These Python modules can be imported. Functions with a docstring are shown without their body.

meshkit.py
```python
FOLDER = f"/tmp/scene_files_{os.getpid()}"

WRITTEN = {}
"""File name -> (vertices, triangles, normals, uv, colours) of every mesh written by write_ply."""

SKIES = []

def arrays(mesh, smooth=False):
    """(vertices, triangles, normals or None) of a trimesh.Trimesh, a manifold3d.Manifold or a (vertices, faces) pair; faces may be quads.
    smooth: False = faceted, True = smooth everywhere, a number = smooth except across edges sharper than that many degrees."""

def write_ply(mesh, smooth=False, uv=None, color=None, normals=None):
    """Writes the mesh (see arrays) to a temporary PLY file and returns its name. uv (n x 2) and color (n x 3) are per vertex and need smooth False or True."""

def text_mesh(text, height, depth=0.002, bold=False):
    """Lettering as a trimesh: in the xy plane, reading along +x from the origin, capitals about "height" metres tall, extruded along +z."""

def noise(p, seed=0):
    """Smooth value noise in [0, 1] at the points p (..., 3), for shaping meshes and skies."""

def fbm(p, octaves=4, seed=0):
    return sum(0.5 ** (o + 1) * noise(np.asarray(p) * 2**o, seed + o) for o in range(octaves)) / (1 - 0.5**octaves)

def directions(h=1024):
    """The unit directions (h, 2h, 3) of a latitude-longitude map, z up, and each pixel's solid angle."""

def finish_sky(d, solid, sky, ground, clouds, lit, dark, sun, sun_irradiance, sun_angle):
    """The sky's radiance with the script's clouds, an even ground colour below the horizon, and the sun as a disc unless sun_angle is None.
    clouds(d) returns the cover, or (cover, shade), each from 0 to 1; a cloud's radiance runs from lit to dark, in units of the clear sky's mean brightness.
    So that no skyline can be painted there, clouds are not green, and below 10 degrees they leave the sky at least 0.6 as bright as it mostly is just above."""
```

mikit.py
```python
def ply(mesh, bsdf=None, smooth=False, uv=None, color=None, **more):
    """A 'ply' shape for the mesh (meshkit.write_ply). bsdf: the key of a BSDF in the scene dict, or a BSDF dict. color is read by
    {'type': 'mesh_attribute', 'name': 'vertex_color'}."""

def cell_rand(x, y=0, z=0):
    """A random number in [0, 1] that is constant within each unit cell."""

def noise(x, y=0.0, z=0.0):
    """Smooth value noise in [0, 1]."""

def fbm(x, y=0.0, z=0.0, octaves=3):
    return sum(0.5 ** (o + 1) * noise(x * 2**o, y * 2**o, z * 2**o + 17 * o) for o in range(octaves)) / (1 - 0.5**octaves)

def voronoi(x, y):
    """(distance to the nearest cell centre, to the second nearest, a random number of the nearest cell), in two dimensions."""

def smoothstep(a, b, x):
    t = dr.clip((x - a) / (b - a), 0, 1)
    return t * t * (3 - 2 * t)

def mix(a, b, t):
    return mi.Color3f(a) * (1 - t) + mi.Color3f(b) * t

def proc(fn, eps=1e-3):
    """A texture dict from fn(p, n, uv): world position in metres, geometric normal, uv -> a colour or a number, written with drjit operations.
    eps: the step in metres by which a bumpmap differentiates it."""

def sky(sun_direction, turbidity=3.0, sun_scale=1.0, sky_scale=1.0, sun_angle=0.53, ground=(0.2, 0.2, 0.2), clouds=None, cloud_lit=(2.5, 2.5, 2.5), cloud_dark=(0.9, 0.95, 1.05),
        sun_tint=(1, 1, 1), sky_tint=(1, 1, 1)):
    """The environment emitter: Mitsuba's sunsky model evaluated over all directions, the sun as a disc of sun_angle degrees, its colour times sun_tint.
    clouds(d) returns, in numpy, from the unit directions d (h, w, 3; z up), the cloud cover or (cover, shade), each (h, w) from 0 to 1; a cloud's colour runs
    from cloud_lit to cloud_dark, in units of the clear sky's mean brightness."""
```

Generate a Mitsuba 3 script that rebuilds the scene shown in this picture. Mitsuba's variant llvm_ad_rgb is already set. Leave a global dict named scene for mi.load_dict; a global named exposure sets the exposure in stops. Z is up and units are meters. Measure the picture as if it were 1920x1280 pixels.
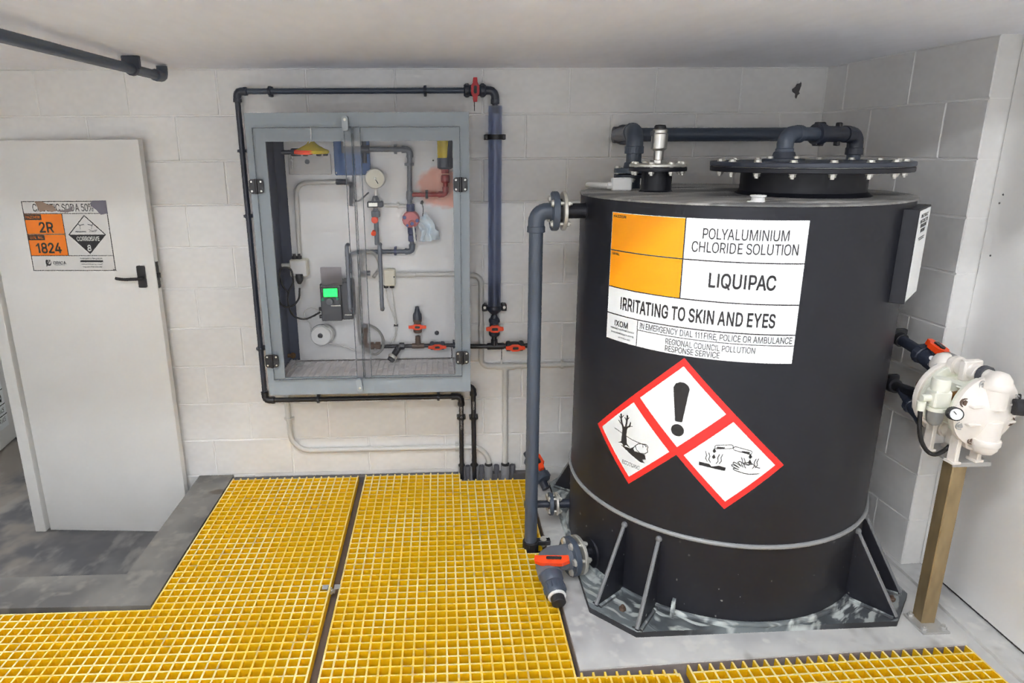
import math, random
import numpy as np
import trimesh
import manifold3d as m3
import drjit as dr
import mitsuba as mi
from shapely.geometry import Polygon, Point, LineString, box as sbox
from shapely.ops import unary_union
from shapely import affinity
import mikit, meshkit
from mikit import noise, fbm, smoothstep, mix

random.seed(7)
rng = np.random.default_rng(7)
T = mi.ScalarTransform4f
scene, labels = {}, {}

# ------------------------------------------------------------------ camera
scene['camera'] = {
    'type': 'perspective', 'fov': 75.52, 'fov_axis': 'x', 'near_clip': 0.05, 'far_clip': 60,
    'principal_point_offset_x': 0.04278, 'principal_point_offset_y': 0.0198,
    'to_world': T().look_at(origin=[0, -3.1996, 1.6515], target=(0.0355, -2.2354, 1.3885), up=(0.0168, 0.2625, 0.9648)),
}
# ------------------------------------------------------------------ light
exposure = 1.75
SKY_SUN = (0.35, -0.6, 0.72)
scene['sky'] = mikit.sky(SKY_SUN, turbidity=4.0, sun_scale=0.0, sky_scale=1.0, ground=(0.3, 0.3, 0.29),
                         clouds=lambda d: 0.95 + 0 * d[..., 2], cloud_lit=(1.2, 1.2, 1.22), cloud_dark=(0.9, 0.9, 0.95))
TUBE = 40.0       # radiance of the fluorescent tubes
PANE_FILL = 0.6         # radiance of the added glowing panes, a fill light behind the viewer


def lin(r, g, b):
    return [((c / 255) / 12.92 if c <= 10 else ((c / 255 + 0.055) / 1.055) ** 2.4) for c in (r, g, b)]


# ------------------------------------------------------------------ materials
def rgb(c):
    return {'type': 'rgb', 'value': list(c)}


def mat(name, base, rough=0.5, metal=0.0, spec=0.5, bump=None, bscale=0.001, **kw):
    b = {'type': 'principled', 'base_color': base if isinstance(base, dict) else rgb(base), 'roughness': rough,
         'metallic': metal, 'specular': spec, **kw}
    if bump is not None:
        b = {'type': 'bumpmap', 'tex': bump, 'scale': bscale, 'bsdf': b}
    scene[name] = {'type': 'twosided', 'bsdf': b}


def t_block(p, n, uv):
    v = fbm(p.x * 3.1 + 5, p.y * 3.1, p.z * 3.1, 3)
    f = noise(p.x * 55, p.y * 55, p.z * 55)
    c = mix(lin(221, 220, 218), lin(237, 236, 234), v)
    return c * (0.95 + 0.05 * f)


def t_block_b(p, n, uv):
    return 0.6 * noise(p.x * 160, p.y * 160, p.z * 160) + 0.4 * noise(p.x * 45, p.y * 45, p.z * 45)


def t_ceil(p, n, uv):
    v = fbm(p.x * 2.2, p.y * 1.1, 3.3, 3)
    s = noise(p.x * 40, p.y * 14, 1.7)
    c = mix(lin(216, 217, 223), lin(232, 233, 238), v)
    return c * (0.96 + 0.05 * s)


def t_conc(p, n, uv):
    v = fbm(p.x * 5, p.y * 5, p.z * 5, 4)
    w = fbm(p.x * 22 + 9, p.y * 22, 2, 3)
    c = mix(lin(172, 172, 173), lin(204, 204, 202), smoothstep(0.25, 0.75, v))
    c = mix(c, lin(218, 217, 212), 0.5 * smoothstep(0.55, 0.8, w))
    d = smoothstep(0.62, 0.78, fbm(p.x * 9 + 31, p.y * 9 + 3, 5, 3))
    return mix(c, lin(138, 134, 128), 0.5 * d)


def t_kerb(p, n, uv):
    v = fbm(p.x * 4 + 2, p.y * 4, p.z * 5, 4)
    w = fbm(p.x * 18 + 9, p.y * 18, 2, 3)
    c = mix(lin(90, 89, 88), lin(122, 120, 116), smoothstep(0.25, 0.75, v))
    c = mix(c, lin(146, 142, 134), 0.45 * smoothstep(0.5, 0.8, w))
    st = smoothstep(0.6, 0.75, fbm(p.x * 7 + 11, p.y * 14 + 3, 5, 3)) * smoothstep(0.45, 0.1, mi.Float(-p.y))
    return mix(c, lin(72, 58, 44), 0.8 * st)


def t_darkfloor(p, n, uv):
    v = fbm(p.x * 5, p.y * 5, 1.0, 4)
    c = mix(lin(70, 70, 73), lin(94, 93, 93), smoothstep(0.25, 0.75, v))
    w = smoothstep(0.52, 0.8, fbm(p.x * 13 + 4, p.y * 8, 7, 4))
    far = smoothstep(-1.75, -2.2, mi.Float(p.x))
    c = mix(c, lin(132, 124, 114), 0.7 * far * smoothstep(0.35, 0.6, v))
    return mix(c, lin(142, 139, 134), 0.45 * w)


def t_grate(p, n, uv):
    top = smoothstep(0.8, 0.95, mi.Float(n.z))
    wear = fbm(p.x * 6, p.y * 6, 1.0, 3)
    grit = noise(p.x * 300, p.y * 300, 2)
    worn = mix(lin(240, 206, 92), lin(246, 230, 162), smoothstep(0.3, 0.7, wear + 0.25 * (grit - 0.5)))
    dirt = smoothstep(0.68, 0.8, fbm(p.x * 20, p.y * 20, 4, 2))
    worn = mix(worn, lin(170, 150, 120), 0.5 * dirt)
    return mix(lin(234, 190, 14), worn, top)


def t_lid(p, n, uv):  # mottled grey, paler than the tank shell
    v = fbm(p.x * 4, p.y * 9, 2.0, 4)
    w = fbm(p.x * 8, p.y * 30, 5.0, 3)
    c = mix(lin(84, 84, 85), lin(140, 139, 136), smoothstep(0.25, 0.75, v))
    return mix(c, lin(186, 184, 180), 0.6 * smoothstep(0.55, 0.75, w))


def t_tank(p, n, uv):
    v = fbm(p.x * 7, p.y * 7, p.z * 4, 3)
    c = mix(lin(21, 22, 28), lin(27, 28, 34), v)
    sp = smoothstep(0.93, 0.97, noise(p.x * 70 + 3, p.y * 70, p.z * 45)) * smoothstep(0.4, 0.1, mi.Float(p.z))
    return mix(c, lin(150, 150, 145), 0.6 * sp)


def t_foot(p, n, uv):
    dx, dy = p.x - 1.11, p.y + 0.689
    r = dr.sqrt(dx * dx + dy * dy)
    a = dr.atan2(dy, dx)
    wq = fbm(p.x * 11, p.y * 11, 3.0, 2)
    st = fbm(a * 9 + wq * 1.5, r * 55 + wq * 3, p.z * 9, 3)
    v = fbm(p.x * 8, p.y * 8, p.z * 9, 4)
    c = mix(lin(58, 62, 66), lin(112, 120, 122), smoothstep(0.3, 0.7, v))
    chalk = smoothstep(0.44, 0.64, st) * (0.35 + 0.65 * smoothstep(0.78, 0.62, r))
    c = mix(c, lin(200, 206, 204), 0.85 * chalk)
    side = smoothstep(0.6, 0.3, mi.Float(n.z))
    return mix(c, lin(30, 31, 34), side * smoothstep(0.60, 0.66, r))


def t_steel(p, n, uv):
    v = fbm(p.x * 30, p.y * 30, p.z * 8, 3)
    return mix(lin(128, 110, 82), lin(180, 160, 122), v)


def t_board(p, n, uv):
    # pinkish chemical stain on the white mounting board, behind the red pipe
    dx, dz = p.x - 0.005, p.z - 1.475
    w = 0.05 * (fbm(p.x * 20, p.z * 20, 1, 3) - 0.5)
    r = dr.sqrt(dx * dx * 0.8 + dz * dz * 1.4) + w
    s = smoothstep(0.125, 0.095, r)
    c = mix(lin(222, 222, 222), lin(234, 234, 234), fbm(p.x * 5, p.z * 5, 3, 2))
    return mix(c, lin(236, 172, 150), 0.9 * s)


def t_door(p, n, uv):
    v = fbm(p.x * 2 + 7, p.y * 2, p.z * 2, 3)
    return mix(lin(216, 215, 212), lin(230, 229, 226), v)


mat('m_block', mikit.proc(t_block), 0.45, bump=mikit.proc(t_block_b, 0.002), bscale=0.0012)
mat('m_wall', lin(232, 231, 229), 0.5)
mat('m_ceiling', mikit.proc(t_ceil), 0.7)
mat('m_concrete', mikit.proc(t_conc), 0.75)
mat('m_kerb', mikit.proc(t_kerb), 0.8)
mat('m_darkfloor', mikit.proc(t_darkfloor), 0.6)
mat('m_pit', lin(62, 58, 54), 0.9)
mat('m_gap', lin(98, 95, 95), 0.9)
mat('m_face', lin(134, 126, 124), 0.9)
mat('m_grate', mikit.proc(t_grate), 0.5)
mat('m_lid', mikit.proc(t_lid), 0.6)
mat('m_tank', mikit.proc(t_tank), 0.42, spec=0.3)
mat('m_foot', mikit.proc(t_foot), 0.6)
mat('m_weld', lin(140, 142, 144), 0.4)  # grey stands in for the highlight along the weld
mat('m_pvc', lin(66, 75, 88), 0.38)            # dark grey pressure pipe
mat('m_pvc_dark', lin(42, 47, 59), 0.38)
mat('m_pvc_black', lin(30, 31, 36), 0.4)
mat('m_pvc_mid', lin(98, 103, 112), 0.4)
mat('m_black', lin(24, 24, 27), 0.45)
mat('m_rubber', lin(18, 18, 19), 0.6)
mat('m_steelrough', mikit.proc(t_steel), 0.42, metal=0.6)
mat('m_steel', lin(205, 203, 198), 0.3, metal=1.0)
mat('m_zinc', lin(214, 212, 204), 0.35, metal=0.6)
mat('m_brass', lin(150, 108, 60), 0.4, metal=0.8)
mat('m_bronze', lin(96, 78, 66), 0.45, metal=0.3)
mat('m_orange', lin(238, 74, 28), 0.4)
mat('m_red', lin(176, 34, 40), 0.4)
mat('m_redpipe', lin(150, 44, 40), 0.4)
mat('m_pink', lin(196, 110, 112), 0.45)
mat('m_bluebtn', lin(50, 66, 130), 0.4)
mat('m_bluefit', lin(44, 52, 92), 0.4)
mat('m_bluepanel', lin(56, 88, 138), 0.5)
mat('m_yellow', lin(216, 190, 30), 0.45)
mat('m_tealish', lin(40, 130, 100), 0.45)
mat('m_conduit', lin(206, 205, 201), 0.45)
mat('m_plate', lin(196, 194, 192), 0.5)
mat('m_platesteel', lin(178, 178, 176), 0.45, metal=0.35)
mat('m_edge', lin(84, 92, 100), 0.5)
mat('m_latch', lin(152, 160, 166), 0.5)
mat('m_socket', lin(140, 140, 143), 0.6)
mat('m_duct', lin(92, 92, 98), 0.7)
mat('m_white', lin(232, 232, 230), 0.45)
mat('m_cream', lin(226, 222, 206), 0.45)
mat('m_paper', lin(228, 230, 230), 0.6)
mat('m_cabinet', lin(136, 145, 152), 0.5)
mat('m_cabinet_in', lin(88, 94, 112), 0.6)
mat('m_board', mikit.proc(t_board), 0.55)
mat('m_traylight', lin(178, 174, 176), 0.6)
mat('m_trayline', lin(222, 218, 216), 0.6)
mat('m_traylip', lin(222, 214, 214), 0.6)
mat('m_beam', lin(104, 92, 84), 0.7)
mat('m_bead', lin(112, 114, 117), 0.45)
mat('m_gasketgrey', lin(96, 96, 98), 0.7)
mat('m_door', mikit.proc(t_door), 0.42)
mat('m_pump', lin(238, 232, 224), 0.35, spec=0.5)
mat('m_pump_body', lin(228, 229, 216), 0.4)
mat('m_cloth', lin(214, 226, 234), 0.8)
mat('m_charcoal', lin(66, 68, 74), 0.5)
mat('m_charcoal_light', lin(92, 95, 102), 0.5)
mat('m_sign_white', lin(236, 240, 241), 0.5)
mat('m_sign_grey', lin(214, 213, 210), 0.5)
mat('m_sign_orange', lin(255, 160, 0), 0.5)
mat('m_sign_orange_old', lin(232, 122, 22), 0.5)
mat('m_sign_red', lin(240, 46, 42), 0.5)
mat('m_ink', lin(28, 27, 29), 0.6)
mat('m_ink_grey', lin(96, 98, 100), 0.6)
mat('m_scuff', lin(128, 120, 122), 0.8)
mat('m_scuff_brown', lin(150, 128, 112), 0.8)
mat('m_scuff_dark', lin(112, 110, 122), 0.8)
mat('m_plaster_dark', lin(84, 82, 84), 0.9)
scene['m_clear'] = {'type': 'thindielectric', 'int_ior': 1.3, 'specular_reflectance': rgb((0.16, 0.16, 0.16))}
scene['m_clearblue'] = {'type': 'principledthin', 'base_color': rgb(lin(222, 229, 247)), 'roughness': 0.1, 'spec_trans': 0.9, 'diff_trans': 1.0, 'eta': 1.3}
scene['m_clearhose'] = {'type': 'principledthin', 'base_color': rgb(lin(206, 206, 204)), 'roughness': 0.2, 'spec_trans': 0.5, 'diff_trans': 0.9, 'eta': 1.3}
scene['m_amber'] = {'type': 'principledthin', 'base_color': rgb(lin(228, 224, 226)), 'roughness': 0.1, 'spec_trans': 0.85, 'diff_trans': 0.8, 'eta': 1.3}

# ------------------------------------------------------------------ mesh helpers
cat_ = trimesh.util.concatenate
V = np.array


def add(key, mesh, m, smooth=False, label=None, cat=None, group=None, kind=None, to_world=None):
    base, i = key, 0
    while key in scene:
        i += 1
        key = f'{base}_{i:03d}'
    d = dict(mesh) if isinstance(mesh, dict) else mikit.ply(mesh, m, smooth=smooth)
    if isinstance(mesh, dict) and m:
        d['bsdf'] = {'type': 'ref', 'id': m}
    if to_world is not None:
        d['to_world'] = to_world
    scene[key] = d
    if label or cat or group or kind:
        tag(key, label, cat, group, kind)
    return key


def tag(key, label=None, cat=None, group=None, kind=None):
    d = labels.setdefault(key, {})
    for k, v in (('label', label), ('category', cat), ('group', group), ('kind', kind)):
        if v:
            d[k] = v
    return key


def thing(name, label, cat, group=None, kind=None):
    key, i = name, 0
    while key in labels or key in scene:
        i += 1
        key = f'{name}_{i:03d}'
    return tag(key, label, cat, group, kind)


def bx(x0, x1, y0, y1, z0, z1, c=0.0):
    """a box, its edges chamfered by c"""
    if c <= 0:
        b = trimesh.creation.box((x1 - x0, y1 - y0, z1 - z0))
        b.apply_translation(((x0 + x1) / 2, (y0 + y1) / 2, (z0 + z1) / 2))
        return b
    pts = []
    for a in range(3):
        for x in (x0, x1):
            for y in (y0, y1):
                for z in (z0, z1):
                    p = [x + (c if x == x0 else -c), y + (c if y == y0 else -c), z + (c if z == z0 else -c)]
                    p[a] = (x, y, z)[a]
                    pts.append(p)
    return trimesh.convex.convex_hull(np.array(pts))


def frame(z, up=(0, 0, 1)):
    """4x4 whose third column is z; the first lies towards up"""
    z = V(z, float) / np.linalg.norm(z)
    up = V(up, float)
    if abs(z @ up) / np.linalg.norm(up) > 0.98:
        up = V((0, 1, 0.0)) if abs(z[1]) < 0.9 else V((1.0, 0, 0))
    x = up - (up @ z) * z
    x /= np.linalg.norm(x)
    M = np.eye(4)
    M[:3, 0], M[:3, 1], M[:3, 2] = x, np.cross(z, x), z
    return M


def lathe(prof, p=(0, 0, 0), axis=(0, 0, 1), n=28):
    """profile [(r, h), ...] turned about axis from p"""
    v, f = [], []
    rings = []
    for r, h in prof:
        if r <= 1e-9:
            rings.append([len(v)])
            v.append((0, 0, h))
        else:
            rings.append(list(range(len(v), len(v) + n)))
            for k in range(n):
                a = 2 * math.pi * k / n
                v.append((r * math.cos(a), r * math.sin(a), h))
    for A, B in zip(rings, rings[1:]):
        for k in range(n):
            k2 = (k + 1) % n
            if len(A) == 1 and len(B) == 1:
                continue
            if len(A) == 1:
                f.append((A[0], B[k2], B[k]))
            elif len(B) == 1:
                f.append((A[k], A[k2], B[0]))
            else:
                f.append((A[k], A[k2], B[k2]))
                f.append((A[k], B[k2], B[k]))
    m = trimesh.Trimesh(np.array(v, float), np.array(f), process=False)
    m.fix_normals()
    M = frame(axis)
    M[:3, 3] = p
    m.apply_transform(M)
    return m


def cyl(p0, p1, r, n=24, c=0.0):
    p0, p1 = V(p0, float), V(p1, float)
    L = np.linalg.norm(p1 - p0)
    if c:
        prof = [(0, 0), (r - c, 0), (r, c), (r, L - c), (r - c, L), (0, L)]
    else:
        prof = [(0, 0), (r, 0), (r, L), (0, L)]
    return lathe(prof, p0, p1 - p0, n)


def path(pts, bend, seg=7):
    """polyline with its corners rounded to the bend radius"""
    pts = [V(p, float) for p in pts]
    out = [pts[0]]
    for a, b, c in zip(pts, pts[1:], pts[2:]):
        u, w = a - b, c - b
        lu, lw = np.linalg.norm(u), np.linalg.norm(w)
        u, w = u / lu, w / lw
        ang = math.acos(max(-1, min(1, u @ w)))
        if ang > math.pi - 0.02 or bend <= 0:
            out.append(b)
            continue
        d = min(bend / math.tan(ang / 2), 0.49 * lu, 0.49 * lw)
        r = d * math.tan(ang / 2)
        bis = (u + w) / np.linalg.norm(u + w)
        cen = b + bis * r / math.sin(ang / 2)
        s, e = b + u * d - cen, b + w * d - cen
        tot = math.acos(max(-1, min(1, (s @ e) / (r * r))))
        for k in range(seg + 1):
            t = k / seg
            q = (math.sin((1 - t) * tot) * s + math.sin(t * tot) * e) / math.sin(tot)
            out.append(cen + q)
    out.append(pts[-1])
    return np.array(out)


def smoothpath(pts, n=40):
    """a Catmull-Rom curve through the points"""
    P = np.array(pts, float)
    P = np.vstack([2 * P[0] - P[1], P, 2 * P[-1] - P[-2]])
    out = []
    k = max(2, n // (len(P) - 3))
    for i in range(1, len(P) - 2):
        a, b, c, d = P[i - 1:i + 3]
        for t in np.linspace(0, 1, k, endpoint=False):
            out.append(0.5 * (2 * b + (c - a) * t + (2 * a - 5 * b + 4 * c - d) * t * t + (3 * b - a - 3 * c + d) * t ** 3))
    out.append(P[-2])
    return np.array(out)


def tube(pts, r, n=16, cap=True):
    P = np.array(pts, float)
    keep = [0] + [i for i in range(1, len(P)) if np.linalg.norm(P[i] - P[i - 1]) > 1e-6]
    P = P[keep]
    tan = np.gradient(P, axis=0)
    tan /= np.linalg.norm(tan, axis=1, keepdims=True)
    x = frame(tan[0])[:3, 0]
    v, f = [], []
    rr = np.broadcast_to(r, len(P))
    for i, t in enumerate(tan):
        x = x - (x @ t) * t
        x /= np.linalg.norm(x)
        y = np.cross(t, x)
        for k in range(n):
            a = 2 * math.pi * k / n
            v.append(P[i] + rr[i] * (x * math.cos(a) + y * math.sin(a)))
    for i in range(len(P) - 1):
        for k in range(n):
            a, b = i * n + k, i * n + (k + 1) % n
            f += [(a, b, b + n), (a, b + n, a + n)]
    if cap:
        for i0, s in ((0, 1), ((len(P) - 1) * n, -1)):
            c = len(v)
            v.append(P[0] if i0 == 0 else P[-1])
            for k in range(n):
                a, b = i0 + k, i0 + (k + 1) % n
                f.append((c, b, a) if s == 1 else (c, a, b))
    return trimesh.Trimesh(np.array(v), np.array(f), process=False)


def elbow(corner, a, b, r, reach, n=20, collar=0.35):
    """a 90 degree pipe fitting: from the corner towards a and towards b, with thicker socket ends"""
    c = V(corner, float)
    a = V(a, float) / np.linalg.norm(a)
    b = V(b, float) / np.linalg.norm(b)
    body = tube(path([c + a * reach, c, c + b * reach], reach * 0.8, 9), r, n)
    k = reach * collar
    s1 = cyl(c + a * (reach - k), c + a * reach, r * 1.1, n, r * 0.06)
    s2 = cyl(c + b * (reach - k), c + b * reach, r * 1.1, n, r * 0.06)
    return cat_([body, s1, s2])


def prism(poly, depth):
    polys = getattr(poly, 'geoms', [poly])
    return cat_([trimesh.creation.extrude_polygon(g, depth, engine='earcut') for g in polys if g.area > 1e-10])


def place(m, M):
    m = m.copy()
    m.apply_transform(M)
    return m


def axes(o, x, y, z=None):
    """4x4 with origin o and columns x, y, z"""
    M = np.eye(4)
    x = V(x, float) / np.linalg.norm(x)
    y = V(y, float) - (V(y, float) @ x) * x
    y /= np.linalg.norm(y)
    M[:3, 0], M[:3, 1], M[:3, 2], M[:3, 3] = x, y, np.cross(x, y), o
    return M


def rrect(w, h, r):
    return sbox(-w / 2 + r, -h / 2 + r, w / 2 - r, h / 2 - r).buffer(r, 4)


def hexnut(p, axis, r, h, n=6):
    return lathe([(0, 0), (r * 0.92, 0), (r, h * 0.12), (r, h * 0.88), (r * 0.92, h), (0, h)], p, axis, n)


def bolt(p, axis, r, L):
    """a bolt whose head sits at p, its shank along axis for L with nut and washer"""
    axis = V(axis, float) / np.linalg.norm(axis)
    p = V(p, float)
    return cat_([hexnut(p - axis * r * 1.1, axis, r * 1.7, r * 1.1), cyl(p - axis * 0.0008, p + axis * r * 0.3, r * 2.1, 14),
                 cyl(p, p + axis * (L + r * 2.4), r, 10),
                 cyl(p + axis * (L - r * 0.3), p + axis * L, r * 2.1, 14), hexnut(p + axis * L, axis, r * 1.7, r * 1.5)])


_glyphs = {}


def glyph(ch, bold):
    """(mesh, width) of one letter with capitals 1 high; I and 1 are plain strokes"""
    if (ch, bold) not in _glyphs:
        w = 0.19 if bold else 0.125
        if ch == 'I':
            m = trimesh.creation.extrude_polygon(sbox(0, 0, w, 1), 1, engine='earcut')
        elif ch == '1':
            m = trimesh.creation.extrude_polygon(Polygon([(.24, 0), (.24 + w, 0), (.24 + w, 1), (.24 + w * .3, 1), (.16, .86), (0, .78), (0, .66), (.24, .74)]), 1, engine='earcut')
        else:
            m = meshkit.text_mesh(ch, 1.0, 1.0, bold)
            m.apply_translation((-m.bounds[0][0], 0, 0))
        _glyphs[ch, bold] = (m, m.bounds[1][0])
    return _glyphs[ch, bold]


def text_fit(text, w, h, depth=0.0005, bold=False):
    """lettering centred on the origin, w wide, its capitals h high, in the xy plane"""
    x, parts, last = 0.0, [], ''
    for ch in text:
        if ch == ' ':
            x, last = x + 0.30, ''
            continue
        x += 0.07 * ((ch in 'IHMNEDRPBLUK1') + (last in 'IHMNUD1'))
        if last + ch in ('LY', 'YA', 'TA', 'AT', 'PA', 'LT', 'UA', 'AC', 'AV'):
            x -= 0.11
        last = ch
        m, gw = glyph(ch, bold)
        m = m.copy()
        m.apply_translation((x, 0, 0))
        parts.append(m)
        x += gw + (0.10 if not bold else 0.09)
    m = cat_(parts)
    lo, hi = m.bounds
    m.apply_translation((-(lo[0] + hi[0]) / 2, -0.5, 0))
    m.apply_scale((w / (hi[0] - lo[0]), h, depth))
    return m


def at2(m, x, y, z=0.0, rot=0.0):
    m = m.copy()
    if rot:
        m.apply_transform(trimesh.transformations.rotation_matrix(rot, (0, 0, 1)))
    m.apply_translation((x, y, z))
    return m


def occ_mesh(xs, ys, solid, z0, z1):
    """one mesh of a flat grid: solid[i][j] tells which fields between the lines xs, ys are filled"""
    nx, ny = len(xs), len(ys)
    v = np.array([(x, y, z) for z in (z0, z1) for x in xs for y in ys], float)
    idx = lambda i, j, k: k * nx * ny + i * ny + j
    f = []
    S = lambda i, j: 0 <= i < nx - 1 and 0 <= j < ny - 1 and solid[i][j]
    for i in range(nx - 1):
        for j in range(ny - 1):
            if not solid[i][j]:
                continue
            a, b, c, d = idx(i, j, 1), idx(i + 1, j, 1), idx(i + 1, j + 1, 1), idx(i, j + 1, 1)
            f += [(a, b, c), (a, c, d)]
            e, g, h, k = idx(i, j, 0), idx(i + 1, j, 0), idx(i + 1, j + 1, 0), idx(i, j + 1, 0)
            if not S(i, j - 1):
                f += [(e, g, b), (e, b, a)]
            if not S(i + 1, j):
                f += [(g, h, c), (g, c, b)]
            if not S(i, j + 1):
                f += [(h, k, d), (h, d, c)]
            if not S(i - 1, j):
                f += [(k, e, a), (k, a, d)]
    m = trimesh.Trimesh(v, np.array(f), process=False)
    m.remove_unreferenced_vertices()
    return m


# ---- fittings used all over the place
def pipe_clip(root, p, axis, wall, r, m='m_pvc_dark', base=None):
    """a moulded pipe clip: ring round the pipe and a foot to the wall (direction wall, length base)"""
    p, axis, wall = V(p, float), V(axis, float) / np.linalg.norm(axis), V(wall, float) / np.linalg.norm(wall)
    base = base if base else r * 1.6
    side = np.cross(axis, wall)
    ring = cyl(p - axis * r * 0.55, p + axis * r * 0.55, r * 1.35, 16, r * 0.1)
    ears = place(bx(-r * 1.8, r * 1.8, -r * 0.5, r * 0.5, 0, base, r * 0.1), axes(p, side, axis) if np.cross(side, axis) @ wall > 0 else axes(p, -side, axis))
    return add(root + '__clip', cat_([ring, ears]), m, 35)


def ball_valve(root, p, axis, up, s, body='m_pvc_dark', handle='m_orange', along=True, nuts=True, L=None, name='valve', cap='m_black'):
    """a union ball valve as a part of root: body, two union nuts and a handle; s = pipe radius"""
    p, axis, up = V(p, float), V(axis, float) / np.linalg.norm(axis), V(up, float) / np.linalg.norm(up)
    k = add(root + '__' + name, cat_([lathe([(0, -2.1 * s), (1.45 * s, -2.1 * s), (1.7 * s, -1.3 * s), (1.75 * s, 0), (1.7 * s, 1.3 * s), (1.45 * s, 2.1 * s), (0, 2.1 * s)], p, axis, 22),
                                      cyl(p, p + up * 2.5 * s, 0.95 * s, 16, 0.1 * s)]), body, 35)
    if nuts:
        for sg in (-1, 1):
            q = p + axis * sg * 1.7 * s
            prof = [(0, 0), (1.8 * s, 0), (1.95 * s, 0.2 * s), (1.95 * s, 1.3 * s), (1.6 * s, 1.7 * s), (0, 1.7 * s)]
            nut = lathe(prof, q, axis * sg, 20)
            ribs = []
            fr = frame(axis * sg)
            for j in range(10):
                a = 2 * math.pi * j / 10
                d = fr[:3, 0] * math.cos(a) + fr[:3, 1] * math.sin(a)
                ribs.append(cyl(q + d * 1.93 * s + axis * sg * 0.2 * s, q + d * 1.93 * s + axis * sg * 1.2 * s, 0.16 * s, 6))
            add(k + '__union_nut', cat_([nut] + ribs), body, 35)
    L = L or 5.4 * s
    hx = axis if along else np.cross(up, axis)
    w = 0.85 * s
    prof = Polygon([(-L / 2, -w * 0.55), (-L * 0.28, -w * 0.75), (-w * 1.3, -w * 1.35), (w * 1.3, -w * 1.35), (L * 0.28, -w * 0.75), (L / 2, -w * 0.55),
                    (L / 2, w * 0.55), (L * 0.28, w * 0.75), (w * 1.3, w * 1.35), (-w * 1.3, w * 1.35), (-L * 0.28, w * 0.75), (-L / 2, w * 0.55)]).buffer(0.12 * s, 3)
    M = axes(p + up * 2.2 * s, hx, np.cross(up, hx))
    hm = prism(prof, 1.1 * s)
    add(k + '__handle', place(hm, M), handle, 35)
    add(k + '__handle_cap', place(at2(prism(rrect(2.6 * w, 1.1 * w, 0.4 * w), 0.35 * s), 0, 0, 1.05 * s), M), cap, 35)
    return k


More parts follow.
